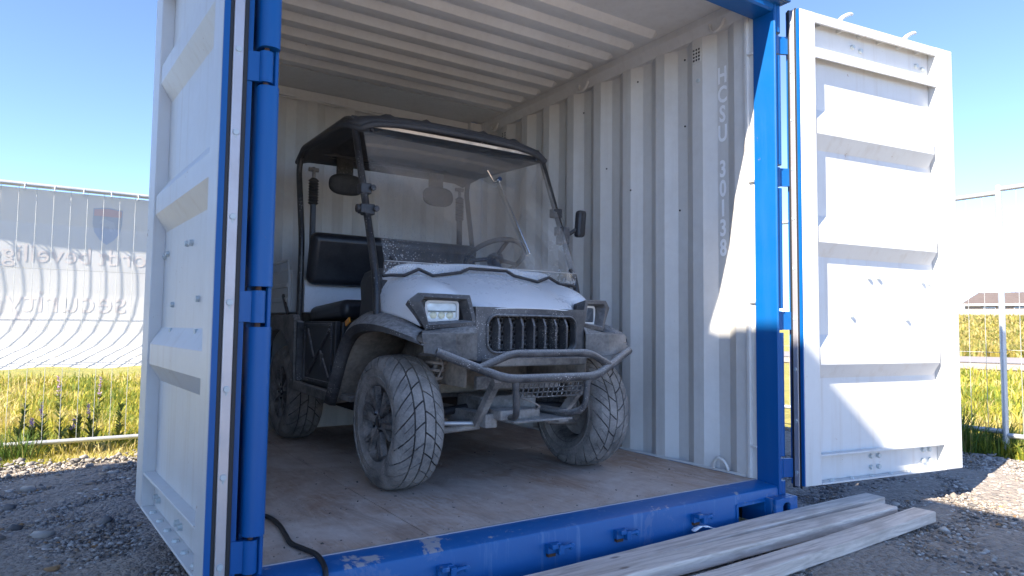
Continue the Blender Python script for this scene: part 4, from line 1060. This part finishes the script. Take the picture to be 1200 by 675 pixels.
# --- chassis and suspension
for sg in (-1, 1):
    MB().box(U(sg*.20-.03, .62, .44), U(sg*.20+.03, 2.72, .50)).build('chassis_rail', 'frame', car, bevel=.005)
    for y0, y1 in ((.74, .86), (1.06, .94)):
        MB().tube([U(sg*.19, y0, .435), U(sg*.46, y1, .40)], .016, 8).build('suspension_arm', 'frame', car, smooth=50)
    MB().tube([U(sg*.17, .70, .45), U(sg*.45, .80, .455)], .0105, 8).build('tie_rod', 'galv', car, smooth=50)
    MB().tube([U(sg*.12, .92, .50), U(sg*.46, .90, .47)], .02, 10).build('half_shaft', 'dark', car, smooth=50)
    p, q = Vector(U(sg*.44, .84, .45)), Vector(U(sg*.36, .80, .80)); d = q-p; L_ = d.length; d.normalize(); a1 = d.cross(Vector((0, 1, 0))).normalized(); a2 = d.cross(a1)
    k = MB(); N = 72; k.tube([p+d*(L_*(.28+.68*i/N))+a1*.042*math.cos(i*.62)+a2*.042*math.sin(i*.62) for i in range(N+1)], .007, 6)
    sh = k.build('coil_spring', 'spring', car, smooth=60)
    MB().tube([p, p+d*L_*.5], .021, 10).tube([p+d*L_*.45, q], .012, 10).disc(p+d*L_*.26, d, .045, .006, 14).disc(p+d*L_*.97, d, .045, .006, 14).build('shock_absorber', 'frame', sh, smooth=40)
    MB().tube([U(sg*.38, .80, .80), U(sg*.37, .76, .70), U(sg*.41, .79, .60), U(sg*.43, .83, .50)], .005, 6).build('brake_hose', 'spring', car, smooth=50)
    p = MB().box(U(sg*.40, 2.40, .38), U(sg*.36, 2.60, .56)).build('rear_hub_carrier', 'frame', car, bevel=.01)
MB().tube([U(-.40, 2.5, .47), U(.40, 2.5, .47)], .04, 12).build('rear_axle', 'frame', car, smooth=50)
MB().box(U(-.16, .78, .44), U(.16, 1.02, .56)).build('front_differential', 'frame', car, bevel=.02)
MB().box(U(-.23, .70, .60), U(.23, .73, .66)).build('front_crossmember', 'frame', car, bevel=.005)
MB().box(U(-.32, 1.10, .55), U(.32, 1.13, .95)).build('firewall', 'liner', car, bevel=.005)
MB().box(U(-.30, .60, .72), U(.30, 1.10, .74)).build('under_bonnet_tray', 'dark', car)
MB().box(U(-.35, 1.6, .38), U(.35, 2.3, .50)).build('belly_pan', 'dark', car, bevel=.02)
b = MB(); b.tube(smooth_path([U(-.1, .62, .58), U(-.05, .56, .56), U(0, .54, .53), U(-.02, .60, .50)], 5), .004, 6); b.build('loose_wire', 'spring', car, smooth=50)

# ------------------------------------------------------------------ loose things by the container
b = MB(); cab = smooth_path([(.10, .86, .174), (.17, .76, .174), (.217, .69, .174), (.228, .57, .174), (.216, .43, .174), (.207, .33, .174), (.224, .25, .175), (.24, .178, .176), (.238, .10, .172), (.232, .055, .158), (.228, .044, .11), (.20, .03, .03), (.14, -.06, .012), (.0, -.16, .012)], 6)
tag(b.tube(cab, .0085, 8).build('power_cable', 'cable', smooth=60), 'black rubber cable running out over the blue door sill', 'cable')
def grit():
    r_s = np.random.RandomState(4); sp, cl = [], []
    for _ in range(420):
        x, y = r_s.uniform(.12, 2.3), .2+1.6*r_s.rand()**1.5
        sp.append((x, y, FZ+.001, .0015+.0055*r_s.rand()**4)); cl.append(np.array((.22, .19, .17))*r_s.uniform(.4, 1.6))
    o = scatter_stones('floor_grit', sp, cl, 'small stones and grit scattered over the container floor')
grit()
def plank(x0, y0, x1, y1, z, w, t, label):
    L = math.hypot(x1-x0, y1-y0); o = MB()
    nseg = 10
    ph = random.uniform(0, 6); n = 30; vs = []; fs = []
    for k in range(n+1):
        x = -L/2+L*k/n; dy = .006*math.sin(x*1.6+ph)+random.uniform(-.0012, .0012); dz = .004*math.sin(x*2.1+ph*2); tw = .012*math.sin(x*1.1+ph)
        for a, c in ((-1, 0), (1, 0), (1, 1), (-1, 1)): vs.append((x, dy+a*w/2, dz*(1 if c else .3)+c*t+a*tw*w*.5*c))
    for k in range(n): fs += [(4*k+i, 4*k+(i+1) % 4, 4*k+4+(i+1) % 4, 4*k+4+i) for i in range(4)]
    fs += [(0, 1, 2, 3), (4*n+3, 4*n+2, 4*n+1, 4*n)]; o.add(vs, fs); ob = o.build('timber_plank', 'wood', bevel=.005)
    ob.location = ((x0+x1)/2, (y0+y1)/2, z); ob.rotation_euler = (0, R(random.uniform(-.2, .2)), math.atan2(y1-y0, x1-x0))
    tag(ob, label, 'plank', 'timber planks lying along the container sill')
plank(.55, -.070, 3.03, -.045, .008, .100, .050, 'weathered timber plank lying closest to the blue container sill')
plank(.55, -.200, 2.88, -.175, .016, .098, .050, 'middle weathered timber plank of the three beside the container')
plank(.75, -.385, 2.96, -.310, .004, .10, .050, 'longest reaching timber plank, outermost from the container on the gravel')
b = MB(); rs = np.random.RandomState(2)
zz = rs.rand(9, 3)*.012
b.grid(lambda u, v: (1.76+.13*u, .035-.025*v+.006*math.sin(u*5), .052+.010*math.sin(u*4.2)+zz[round(u*8), round(v*2)]*.7), 8, 2); 
tag(b.build('plastic_scrap', 'letter', smooth=60, solid=.0015), 'crumpled white plastic scrap lying between sill and nearest plank', 'litter')

# ------------------------------------------------------------------ unseen container stack added outside the frame on the left to throw the shade
def shade_caster(z0, label):
    x1, x0, y0, y1 = -2.53, -2.53-2.438, -2.12, 1.93
    t = thing('shipping_container', ((x0+x1)/2, (y0+y1)/2, z0), label, 'container', 'unseen stacked containers added to cast shade')
    L = corr(y0+.1, y1-.1, .1)
    for nm, f in (('side_wall', lambda y, d, z: (x1-.045+d, y, z)), ('side_wall', lambda y, d, z: (x0+.045-d, y, z))): corrugated(nm, L, f, z0+.15, z0+2.5, t, ('cinner', 'cwhite'))
    Lx = corr(x0+.1, x1-.1, .1)
    for nm, f in (('end_wall', lambda x, d, z: (x, y1-.045+d, z)), ('end_wall', lambda x, d, z: (x, y0+.045-d, z))): corrugated(nm, Lx, f, z0+.15, z0+2.5, t, ('cinner', 'cwhite'))
    MB().box((x0+.05, y0+.05, z0+2.53), (x1-.05, y1-.05, z0+2.56)).build('roof_panel', 'cwhite', t)
    for x in (x0, x1-.162):
        MB().box((x+.04, y0+.18, z0+2.47), (x+.12, y1-.18, z0+2.585)).build('top_side_rail', 'cwhite', t)
        MB().box((x+.04, y0+.18, z0+.02), (x+.12, y1-.18, z0+.16)).build('bottom_side_rail', 'cwhite', t)
        for y in (y0, y1-.178):
            MB().box((x+.01, y+.01, z0+.1185), (x+.15, y+.165, z0+2.4725)).build('corner_post', 'cwhite', t)
            for z in (z0, z0+2.473): casting(x, y, z, t, 'cwhite')
shade_caster(0, 'unseen white container added as shade caster, lower of the stack left of the yard')
shade_caster(2.593, 'unseen white container added as shade caster, stacked on top of another left of the yard')

# ------------------------------------------------------------------ site fence
def fence(p, q, zb, zt, label, sp=.112, horiz=(), legs=True):
    p, q = Vector((*p, 0)), Vector((*q, 0)); L = (q-p).length; a = (q-p)/L
    t = thing('site_fence', ((p+q)/2)+Vector((0, 0, zb)), label, 'fence', 'wire mesh site fence panels')
    P = lambda s, z: p+a*s+Vector((0, 0, z))
    r = .0205
    for s in (0, L): MB().tube([P(s, zb-(.16 if legs else .02)), P(s, zt+.03)], r, 10).build('frame_post', 'galv', t, smooth=50)
    for z in (zb, zt): MB().tube([P(.018, z), P(L-.018, z)], r*.92, 10).build('frame_rail', 'galv', t, smooth=50)
    n = int(L/sp)
    me = None
    for k in range(1, n):
        s = k*L/n
        if me is None:
            o = MB().tube([P(s, zb), P(s, zt)], .0021, 6).build('mesh_wire', 'wire', t); me = o.data; s0 = s
        else:
            o = bpy.data.objects.new('mesh_wire', me); COL.objects.link(o); adopt(o, t); o.location = a*(s-s0)
    for z in horiz: MB().tube([P(0, z), P(L, z)], .0019, 6).build('mesh_wire', 'wire', t)
    return t
FY = 4.5
fence((-2.92, FY), (.58, FY), -.05, 1.95, 'wire mesh fence panel carrying the white banner, left of the container', horiz=(1.30, .66, .615))
fence((.66, FY), (4.16, FY), -.05, 1.95, 'wire mesh fence panel directly behind the container', horiz=(1.30, .66))
fence((5.442, 3.78), (5.472, .302), .15, 1.955, 'wire mesh fence panel seen just right of the open door, far from the camera', horiz=(1.33, .74))
fence((5.43, .285), (5.46, -3.2), .13, 1.975, 'wire mesh fence panel cut by the right edge of the picture', horiz=(1.36, .76))
fence((4.2, FY), (5.38, 3.85), .0, 1.95, 'narrow wire mesh fence panel closing the far corner behind the container', horiz=(1.30, .66))
b = MB(); b.tube([(5.425, .375, 1.90), (5.425, .375, 2.01)], .028, 10); b.box((5.38, .28, 1.86), (5.47, .36, 1.90))
# banner: hangs on the far side of the mesh, bulging away from it, hem blown back towards it
BX0, BX1 = -2.75, .50
def ban_prof(t, x):
    z = 1.925-1.40*t
    w = .006*math.sin(x*2.3+t*4)+.003*math.sin(x*6.1+2+t*7)
    d = float(np.interp(t, [0, .02, .185, .30, .45, .58, .70, .80, .88, .95, 1], [.020, .028, .092, .098, .107, .109, .104, .092, .070, .030, .004]))
    return d+w*math.sin(math.pi*min(1, t*1.1))*.8, z+.010*math.sin(x*9)*(t > .95)
def banner():
    t = thing('fence_banner', (-1.1, FY+.05, .5), 'white printed banner hanging on the wire fence, seen from the back', 'banner')
    b = MB()
    def fn(u, v):
        x = BX0+(BX1-BX0)*u; d, z = ban_prof(v, x); return (x, FY+.006+d, z)
    b.grid(fn, 200, 130); b.build('banner_cloth', 'banner', t, smooth=180)
    for k in range(17):
        x = BX0+.08+k*(BX1-BX0-.16)/16
        MB().tube([(x+.024*math.cos(j*.785), FY+.004+.03*math.sin(j*.785), 1.938+.002*j*0) if False else (x, FY+.026*math.cos(j*.785), 1.936+.030*math.sin(j*.785)) for j in range(8)], .0035, 5, closed=True).build('cable_tie', 'trim', t)
        MB().disc((x, FY-.02, 1.908), (0, -1, -.3), .012, .006, 8).build('eyelet', 'trim', t, smooth=40)
    return t
def banner_mat():
    m, nt, bb = newmat('white_banner_cloth'); L = nt.links.new
    out = nt.nodes['Material Output']; co = coord(nt)
    c = mix(nt, noise(nt, co, 2.0, 4), (.78, .77, .76), (.84, .83, .82)); L(c, bb.inputs['Base Color']); bb.inputs['Roughness'].default_value = .55
    tl = nd(nt, 'ShaderNodeBsdfTranslucent'); tl.inputs[0].default_value = (.8, .79, .78, 1)
    mx = nd(nt, 'ShaderNodeMixShader'); mx.inputs[0].default_value = .18; L(bb.outputs[0], mx.inputs[1]); L(tl.outputs[0], mx.inputs[2]); L(mx.outputs[0], out.inputs[0]); return m
M['banner'] = banner_mat()
M['print_red'] = surf('faded_red_print', (.80, .75, .735), .6)
M['print_shield'] = surf('blue_shield_print', (.60, .66, .76), .6)
M['print_band'] = surf('red_shield_band', (.75, .62, .65), .6)
M['print_white'] = surf('pale_shield_print', (.66, .72, .82), .6)
M['print_grey'] = surf('grey_print', (.73, .72, .72), .6)
ban = banner()
def on_cloth(me, x0, z0, off=.0006):
    """lay a flat (x,z) mesh onto the banner cloth, mirrored because the print is seen from behind"""
    for v in me.vertices:
        x, z = x0-v.co.x, z0+v.co.y; t = (1.925-z)/1.40; d, _ = ban_prof(t, x); v.co = (x, FY+.006+d-off-v.co.z*.0, z)
def print_text(text, x0, z0, size, mat):
    me_o = letters('banner_lettering', text, mat, ban, Matrix.Identity(4), size, 0)
    me = me_o.data; bm = bmesh.new(); bm.from_mesh(me)
    bmesh.ops.subdivide_edges(bm, edges=[e for e in bm.edges if e.calc_length() > .03], cuts=3); bmesh.ops.triangulate(bm, faces=bm.faces); bm.to_mesh(me); bm.free()
    on_cloth(me, x0, z0, .0016)
for wd, wx in (('wordt', .02), ('beveiligd', -.62), ('door', -1.30)): print_text(wd, wx, 1.36, .20, 'print_red')
print_text('security', -.42, .965, .26, 'print_red')
def flat(name, polys, x0, z0, mat, off):
    b = MB()
    for p in polys: b.add([(u, v, 0) for u, v in p], [tuple(range(len(p)))])
    me = bpy.data.meshes.new(name); me.from_pydata(b.v, [], b.f); bm = bmesh.new(); bm.from_mesh(me)
    bmesh.ops.triangulate(bm, faces=bm.faces); 
    for _ in range(2): bmesh.ops.subdivide_edges(bm, edges=[e for e in bm.edges if e.calc_length() > .03], cuts=1, use_grid_fill=True); bmesh.ops.triangulate(bm, faces=bm.faces)
    bm.to_mesh(me); bm.free(); on_cloth(me, x0, z0, off); me.materials.append(M[mat]); o = bpy.data.objects.new(name, me); COL.objects.link(o); adopt(o, ban)
SX, SZ = -.175, 1.70
flat('shield_emblem', [[(-.105, .12), (0, .135), (.105, .12), (.105, .0), (.09, -.07), (.05, -.13), (0, -.17), (-.05, -.13), (-.09, -.07), (-.105, .0)]], SX, SZ, 'print_shield', .0006)
flat('shield_band', [[(-.098, .112), (0, .126), (.098, .112), (.098, .062), (-.098, .062)]], SX, SZ, 'print_band', .0011)
flat('shield_animal', [[(-.06, -.03), (-.045, .02), (-.01, .03), (.02, .045), (.05, .03), (.06, .005), (.035, -.005), (.05, -.05), (.03, -.045), (.015, -.02), (-.01, -.015), (-.02, -.06), (-.04, -.055), (-.035, -.02), (-.055, -.05)]], SX, SZ, 'print_white', .0011)
flat('banner_figure', [[(-.10, -.22), (.12, -.12), (.25, .05), (.33, .20), (.26, .22), (.16, .10), (.02, .0), (-.14, -.10)]], -.74, .98, 'print_grey', .0006)

# ------------------------------------------------------------------ vegetation
def blades(name, label, spots, cat='grass', kind='stuff', parent=None, mat='grass'):
    """spots: arrays x,y,z,height,width,lean,colour"""
    n = len(spots); A = np.array([s[:6] for s in spots]); C = np.array([s[6] for s in spots]); rs = np.random.RandomState(9)
    a = rs.uniform(0, 2*np.pi, n); ca, sa = np.cos(a), np.sin(a); la = rs.uniform(0, 2*np.pi, n); lx, ly = np.cos(la)*A[:, 5], np.sin(la)*A[:, 5]
    h, w = A[:, 3], A[:, 4]; base = A[:, :3]; vs = np.zeros((n, 5, 3))
    vs[:, 0] = base+np.c_[-ca*w, -sa*w, 0*w]; vs[:, 1] = base+np.c_[ca*w, sa*w, 0*w]
    mid = base+np.c_[lx*h*.4, ly*h*.4, h*.58]; vs[:, 2] = mid+np.c_[ca*w*.8, sa*w*.8, 0*w]; vs[:, 3] = mid+np.c_[-ca*w*.8, -sa*w*.8, 0*w]
    vs[:, 4] = base+np.c_[lx*h*1.1, ly*h*1.1, h*(1-.25*A[:, 5])]
    idx = np.arange(n)*5; q = np.stack([idx, idx+1, idx+2, idx+3], 1); t = np.stack([idx+3, idx+2, idx+4], 1)
    me = bpy.data.meshes.new(name); me.vertices.add(n*5); me.vertices.foreach_set('co', vs.ravel())
    loops = np.concatenate([q, t], 1).ravel().astype(np.int32); me.loops.add(len(loops)); me.loops.foreach_set('vertex_index', loops)
    st = np.stack([np.arange(n)*7, np.arange(n)*7+4], 1).ravel().astype(np.int32); me.polygons.add(2*n); me.polygons.foreach_set('loop_start', st)
    me.update(calc_edges=True); me.validate()
    at = me.color_attributes.new('col', 'FLOAT_COLOR', 'POINT'); cc = np.repeat(C, 5, 0); cc = cc.reshape(n, 5, 3); cc = cc.reshape(-1, 3)
    at.data.foreach_set('color', np.c_[cc, np.ones(len(cc))].ravel()); me.materials.append(M[mat])
    o = bpy.data.objects.new(name, me); COL.objects.link(o)
    if parent is not None: adopt(o, parent)
    elif label: tag(o, label, cat, kind=kind)
    return o
rs = np.random.RandomState(21)
GP = [np.array(c) for c in ((.15, .20, .03), (.23, .26, .035), (.35, .34, .04), (.44, .38, .05), (.50, .41, .10), (.56, .46, .19))]
def gsp(x, y, hmin, hmax, lean=.5, wd=.004, pal=GP):
    q = .5+.5*math.sin(x*2.9+1.7*math.sin(y*2.3))*math.sin(y*2.6+1.1*math.sin(x*3.7)); k = int(min(len(pal)-1, max(0, (q*1.1-.05)*len(pal)+rs.randn()*1.3))); c = pal[k]*rs.uniform(.7, 1.25); return (x, y, hfun(x, y)-.03, rs.uniform(hmin, hmax), wd*rs.uniform(.6, 1.6), lean*rs.rand(), c)
sp = []
def patchy(x, y): return .5+.5*math.sin(x*1.7+1.3*math.sin(y*1.1))*math.cos(y*1.3+.7*math.sin(x*2.1))
for _ in range(30000):                                   # behind the left fence
    y = 3.28+10*rs.rand()**1.6; x = -.43+(-.085+.36*rs.rand())*(y+1.93)
    p = patchy(x, y)
    sp.append(gsp(x, y, .03, .085+.03*p, 1.0, .003) if y < 4.55 else gsp(x, y, .04, .12+.20*p, 1.0, .003+.0005*(y-3)))
blades('grass', 'rough yellow-green grass growing behind the left fence', sp)
sp = []
for _ in range(26000):                                   # right-hand field, nearer part
    d = 3.2+26*rs.rand()**1.9; an = R(rs.uniform(57, 78)); x, y = -.43+math.sin(an)*(d+3), -1.93+math.cos(an)*(d+3)
    if x < 5.1+.1*rs.randn(): continue
    if 23 < d+3 < 34: continue
    p = patchy(x*.6, y*.6); sp.append(gsp(x, y, .05, .14+.22*p, .9, .0035+.0006*d))
blades('grass', 'dry yellow field grass beyond the right fence', sp)
sp = []
for _ in range(9000):                                    # seen through the slit beside the right post
    x = rs.uniform(2.7, 6.5); y = rs.uniform(3.4, 8); sp.append(gsp(x, y, .12, .4, .6, .005))
blades('grass', 'rough grass behind the container seen through the door gap', sp)
sp = []; FP = [np.array(c) for c in ((.36, .30, .07), (.44, .35, .11), (.24, .23, .06), (.16, .18, .045), (.48, .38, .17))]
for _ in range(30000):                                   # far part of the right-hand field
    d = 39+62*rs.rand()**1.2; an = R(rs.uniform(60, 76)); x, y = -.43+math.sin(an)*d, -1.93+math.cos(an)*d
    p = patchy(x*.16, y*.16); sp.append(gsp(x, y, .2, .35+.6*p*p, .9, .018+.0005*d, FP))
blades('grass', 'far golden field of tall grass between the road and the house', sp)
# broad-leaved weeds among the grass: small leaf-pair plants
LP = [np.array(c) for c in ((.16, .19, .04), (.24, .24, .05), (.10, .14, .03))]
def weed(x, y, h, label, blossom=False):
    z0 = hfun(x, y)-.02; t = thing('wildflower' if blossom else 'weed', (x, y, z0), label, 'plant', 'purple wildflowers behind the fence' if blossom else 'leafy weeds along the fence')
    lx, ly = rs.uniform(-.06, .06), rs.uniform(-.06, .06); top = Vector((x+lx, y+ly, z0+h))
    MB().tube([(x, y, z0), (x+lx*.4, y+ly*.4, z0+h*.5), top], .004, 5, rs=[.005, .004, .002]).build('stem', 'stem', t)
    s = []
    for k in range(34 if blossom else 46):
        f = rs.uniform(.1, .7 if blossom else 1.0); a = rs.uniform(0, 6.28); l = rs.uniform(.05, .11)*(1.1-.5*f)
        s.append((x+lx*f, y+ly*f, z0+h*f, l, .010, 1.3, LP[rs.randint(3)]*rs.uniform(.8, 1.3)))
    blades('leaves', None, s, parent=t)
    if blossom:
        s = []
        for k in range(40):
            f = .68+.32*rs.rand(); r = .022*(1.15-f)*3; a = rs.uniform(0, 6.28)
            s.append((x+lx*f+r*.4*math.cos(a), y+ly*f+r*.4*math.sin(a), z0+h*f, .018, .0045, 1.2, np.array((.55, .36, .60))*rs.uniform(.8, 1.25)))
        blades('blossom', None, s, parent=t)
M['stem'] = surf('plant_stem', (.16, .15, .05), .7)
for x, y, h, lb in ((-.42, 5.0, .62, 'purple wildflower spike highest of those behind the left fence'), (-.17, 5.05, .58, 'purple wildflower spike nearest the open left door'), (-.55, 4.9, .40, 'purple wildflower spike left of the tallest one'),
                    (-.62, 4.75, .30, 'short purple wildflower spike, leftmost behind the fence'), (-.38, 4.72, .28, 'short purple wildflower low under the tallest spike'), (-.20, 4.85, .38, 'purple wildflower half hidden below the one nearest the door')):
    weed(x, y, h, lb, True)
for x, y, h, lb in ((-.95, 4.75, .35, 'leafy green weed at the left picture edge behind the fence'), (-.72, 4.7, .40, 'leafy green weed left of all the purple wildflowers'), (-.30, 4.65, .30, 'low leafy weed between the two tallest purple wildflowers'), (-.02, 4.7, .36, 'leafy green weed tight against the open left door edge')):
    weed(x, y, h, lb)
def tussock(x, y, h, n, label, spread=.16):
    z0 = hfun(x, y)-.03; t = thing('grass_tussock', (x, y, z0), label, 'grass', 'tall grass tufts along the fence'); s = []
    for _ in range(n):
        a, r = rs.uniform(0, 6.28), spread*rs.rand()**.6
        s.append((x+r*math.cos(a), y+r*math.sin(a), z0, h*rs.uniform(.45, 1.1), .0042, .75*rs.rand(), np.array((.085, .15, .028) if rs.rand() < .75 else (.24, .23, .07))*rs.uniform(.7, 1.3)))
    blades('leaves', None, s, parent=t)
tussock(5.30, .62, .42, 300, 'tall dark green grass tuft at the foot of the right fence beside the door', .20)
tussock(5.52, .40, .30, 200, 'green grass tuft around the fence post leg', .16)
tussock(5.34, .98, .40, 260, 'green grass tuft half hidden by the edge of the right door', .2)
tussock(5.62, .10, .26, 160, 'low yellow-green grass tuft right of the fence post', .18)
tussock(-.70, 4.42, .30, 120, 'pale dry grass tuft in front of the left fence rail', .12)
tussock(-.92, 4.40, .24, 140, 'low green grass tuft at the left edge before the fence', .14)

# ------------------------------------------------------------------ far background on the right
def polar(px, depth):
    """ground point at an azimuth (deg from +Y) and distance from the camera"""
    return CAM.x+math.sin(R(px))*depth, CAM.y+math.cos(R(px))*depth
def strip(name, mat, d0, d1, off, skew=0.):
    b = MB(); dirv = Vector((math.sin(R(68)), math.cos(R(68)), 0)); side = Vector((dirv.y, -dirv.x, 0)); n = 40
    def fn(u, v):
        s = -60+120*u; p = Vector((CAM.x, CAM.y, 0))+dirv*(d0+(d1-d0)*v+skew*s)+side*s; return (p.x, p.y, hfun(p.x, p.y)+off)
    b.grid(fn, n, 2); return tag(b.build(name, mat, smooth=60), kind='structure')
strip('sandy_verge', 'sand', 25.0, 30.0, .012)
strip('road', 'road', 30.5, 38.5, .02)
def house():
    az, dd = 73.2, 126; cx, cy = polar(az, dd); z0 = 2.95
    rz = R(-az+4)         # long side faces the camera
    t = thing('house', (cx, cy, z0), 'low tan house with brown tiled hip roof far beyond the right fence', 'house', rz=rz)
    Mx = Matrix.Translation((cx, cy, z0)) @ Matrix.Rotation(rz, 4, 'Z')
    def bl(name, mb, mat, **k):
        mb.v = [tuple(Mx @ Vector(p)) for p in mb.v]; return mb.build(name, mat, t, **k)
    hx, hy, e, rg = 13.0, 5.5, 2.35, 4.3
    wl_ = MB().box((-hx, -hy, -1), (hx, hy, e)); wall = bl('wall', wl_, 'brick')
    rf = MB(); o = .5; rf.add([(-hx-o, -hy-o, e), (hx+o, -hy-o, e), (hx+o, hy+o, e), (-hx-o, hy+o, e), (-hx+1.6, 0, rg), (hx-1.6, 0, rg)], [(0, 1, 5, 4), (1, 2, 5), (2, 3, 4, 5), (3, 0, 4), (0, 3, 2, 1)]); roof_ = bl('roof', rf, 'rooftile')
    g = MB().box((-hx-o-.05, -hy-o-.08, e-.28), (hx+o+.05, -hy-o+.04, e-.02)); bl('fascia', g, 'trim')
    for j in range(5):
        q = MB(); zz = e+(rg-e)*(j+.6)/5.4; f = (zz-e)/(rg-e); q.box((-hx-o+(2.1+o)*f, -hy-o+(hy+o)*f-.03, zz-.02), (hx+o-(2.1+o)*f, -hy-o+(hy+o)*f+.05, zz+.03)); o_ = bl('tile_course', q, 'rooftile'); o_.parent = roof_; o_.matrix_parent_inverse = Matrix.Identity(4)
    gb = MB(); gb.add([(3.2, -hy-.7, e-.1), (8.2, -hy-.7, e-.1), (5.7, -hy-.7, e+2.0), (3.2, -hy+2.5, e-.1), (8.2, -hy+2.5, e-.1), (5.7, -hy+3.2, e+2.0)], [(0, 2, 5, 3), (2, 1, 4, 5), (0, 1, 2), (0, 3, 4, 1)]); bl('gable', gb, 'rooftile')
    for i, x in enumerate((-10, -6.4, -2.8, .5, 9.8)):
        w = bl('window', MB().box((x-.75, -hy-.06, .55), (x+.75, -hy+.02, 1.85)), 'trim')
        pn = bl('pane', MB().box((x-.65, -hy-.08, .65), (x+.65, -hy-.055, 1.75)), 'pane'); pn.parent = w; pn.matrix_parent_inverse = Matrix.Identity(4)
    # low tan bank in front
    MB_ = MB(); MB_.grid(lambda u, v: tuple(Mx @ Vector((-22+44*u, -hy-3-9*v, -1.6+3.1*(1-v)**.7))), 20, 4); tag(MB_.build('earth_bank', 'sand', smooth=60), kind='structure')
house()
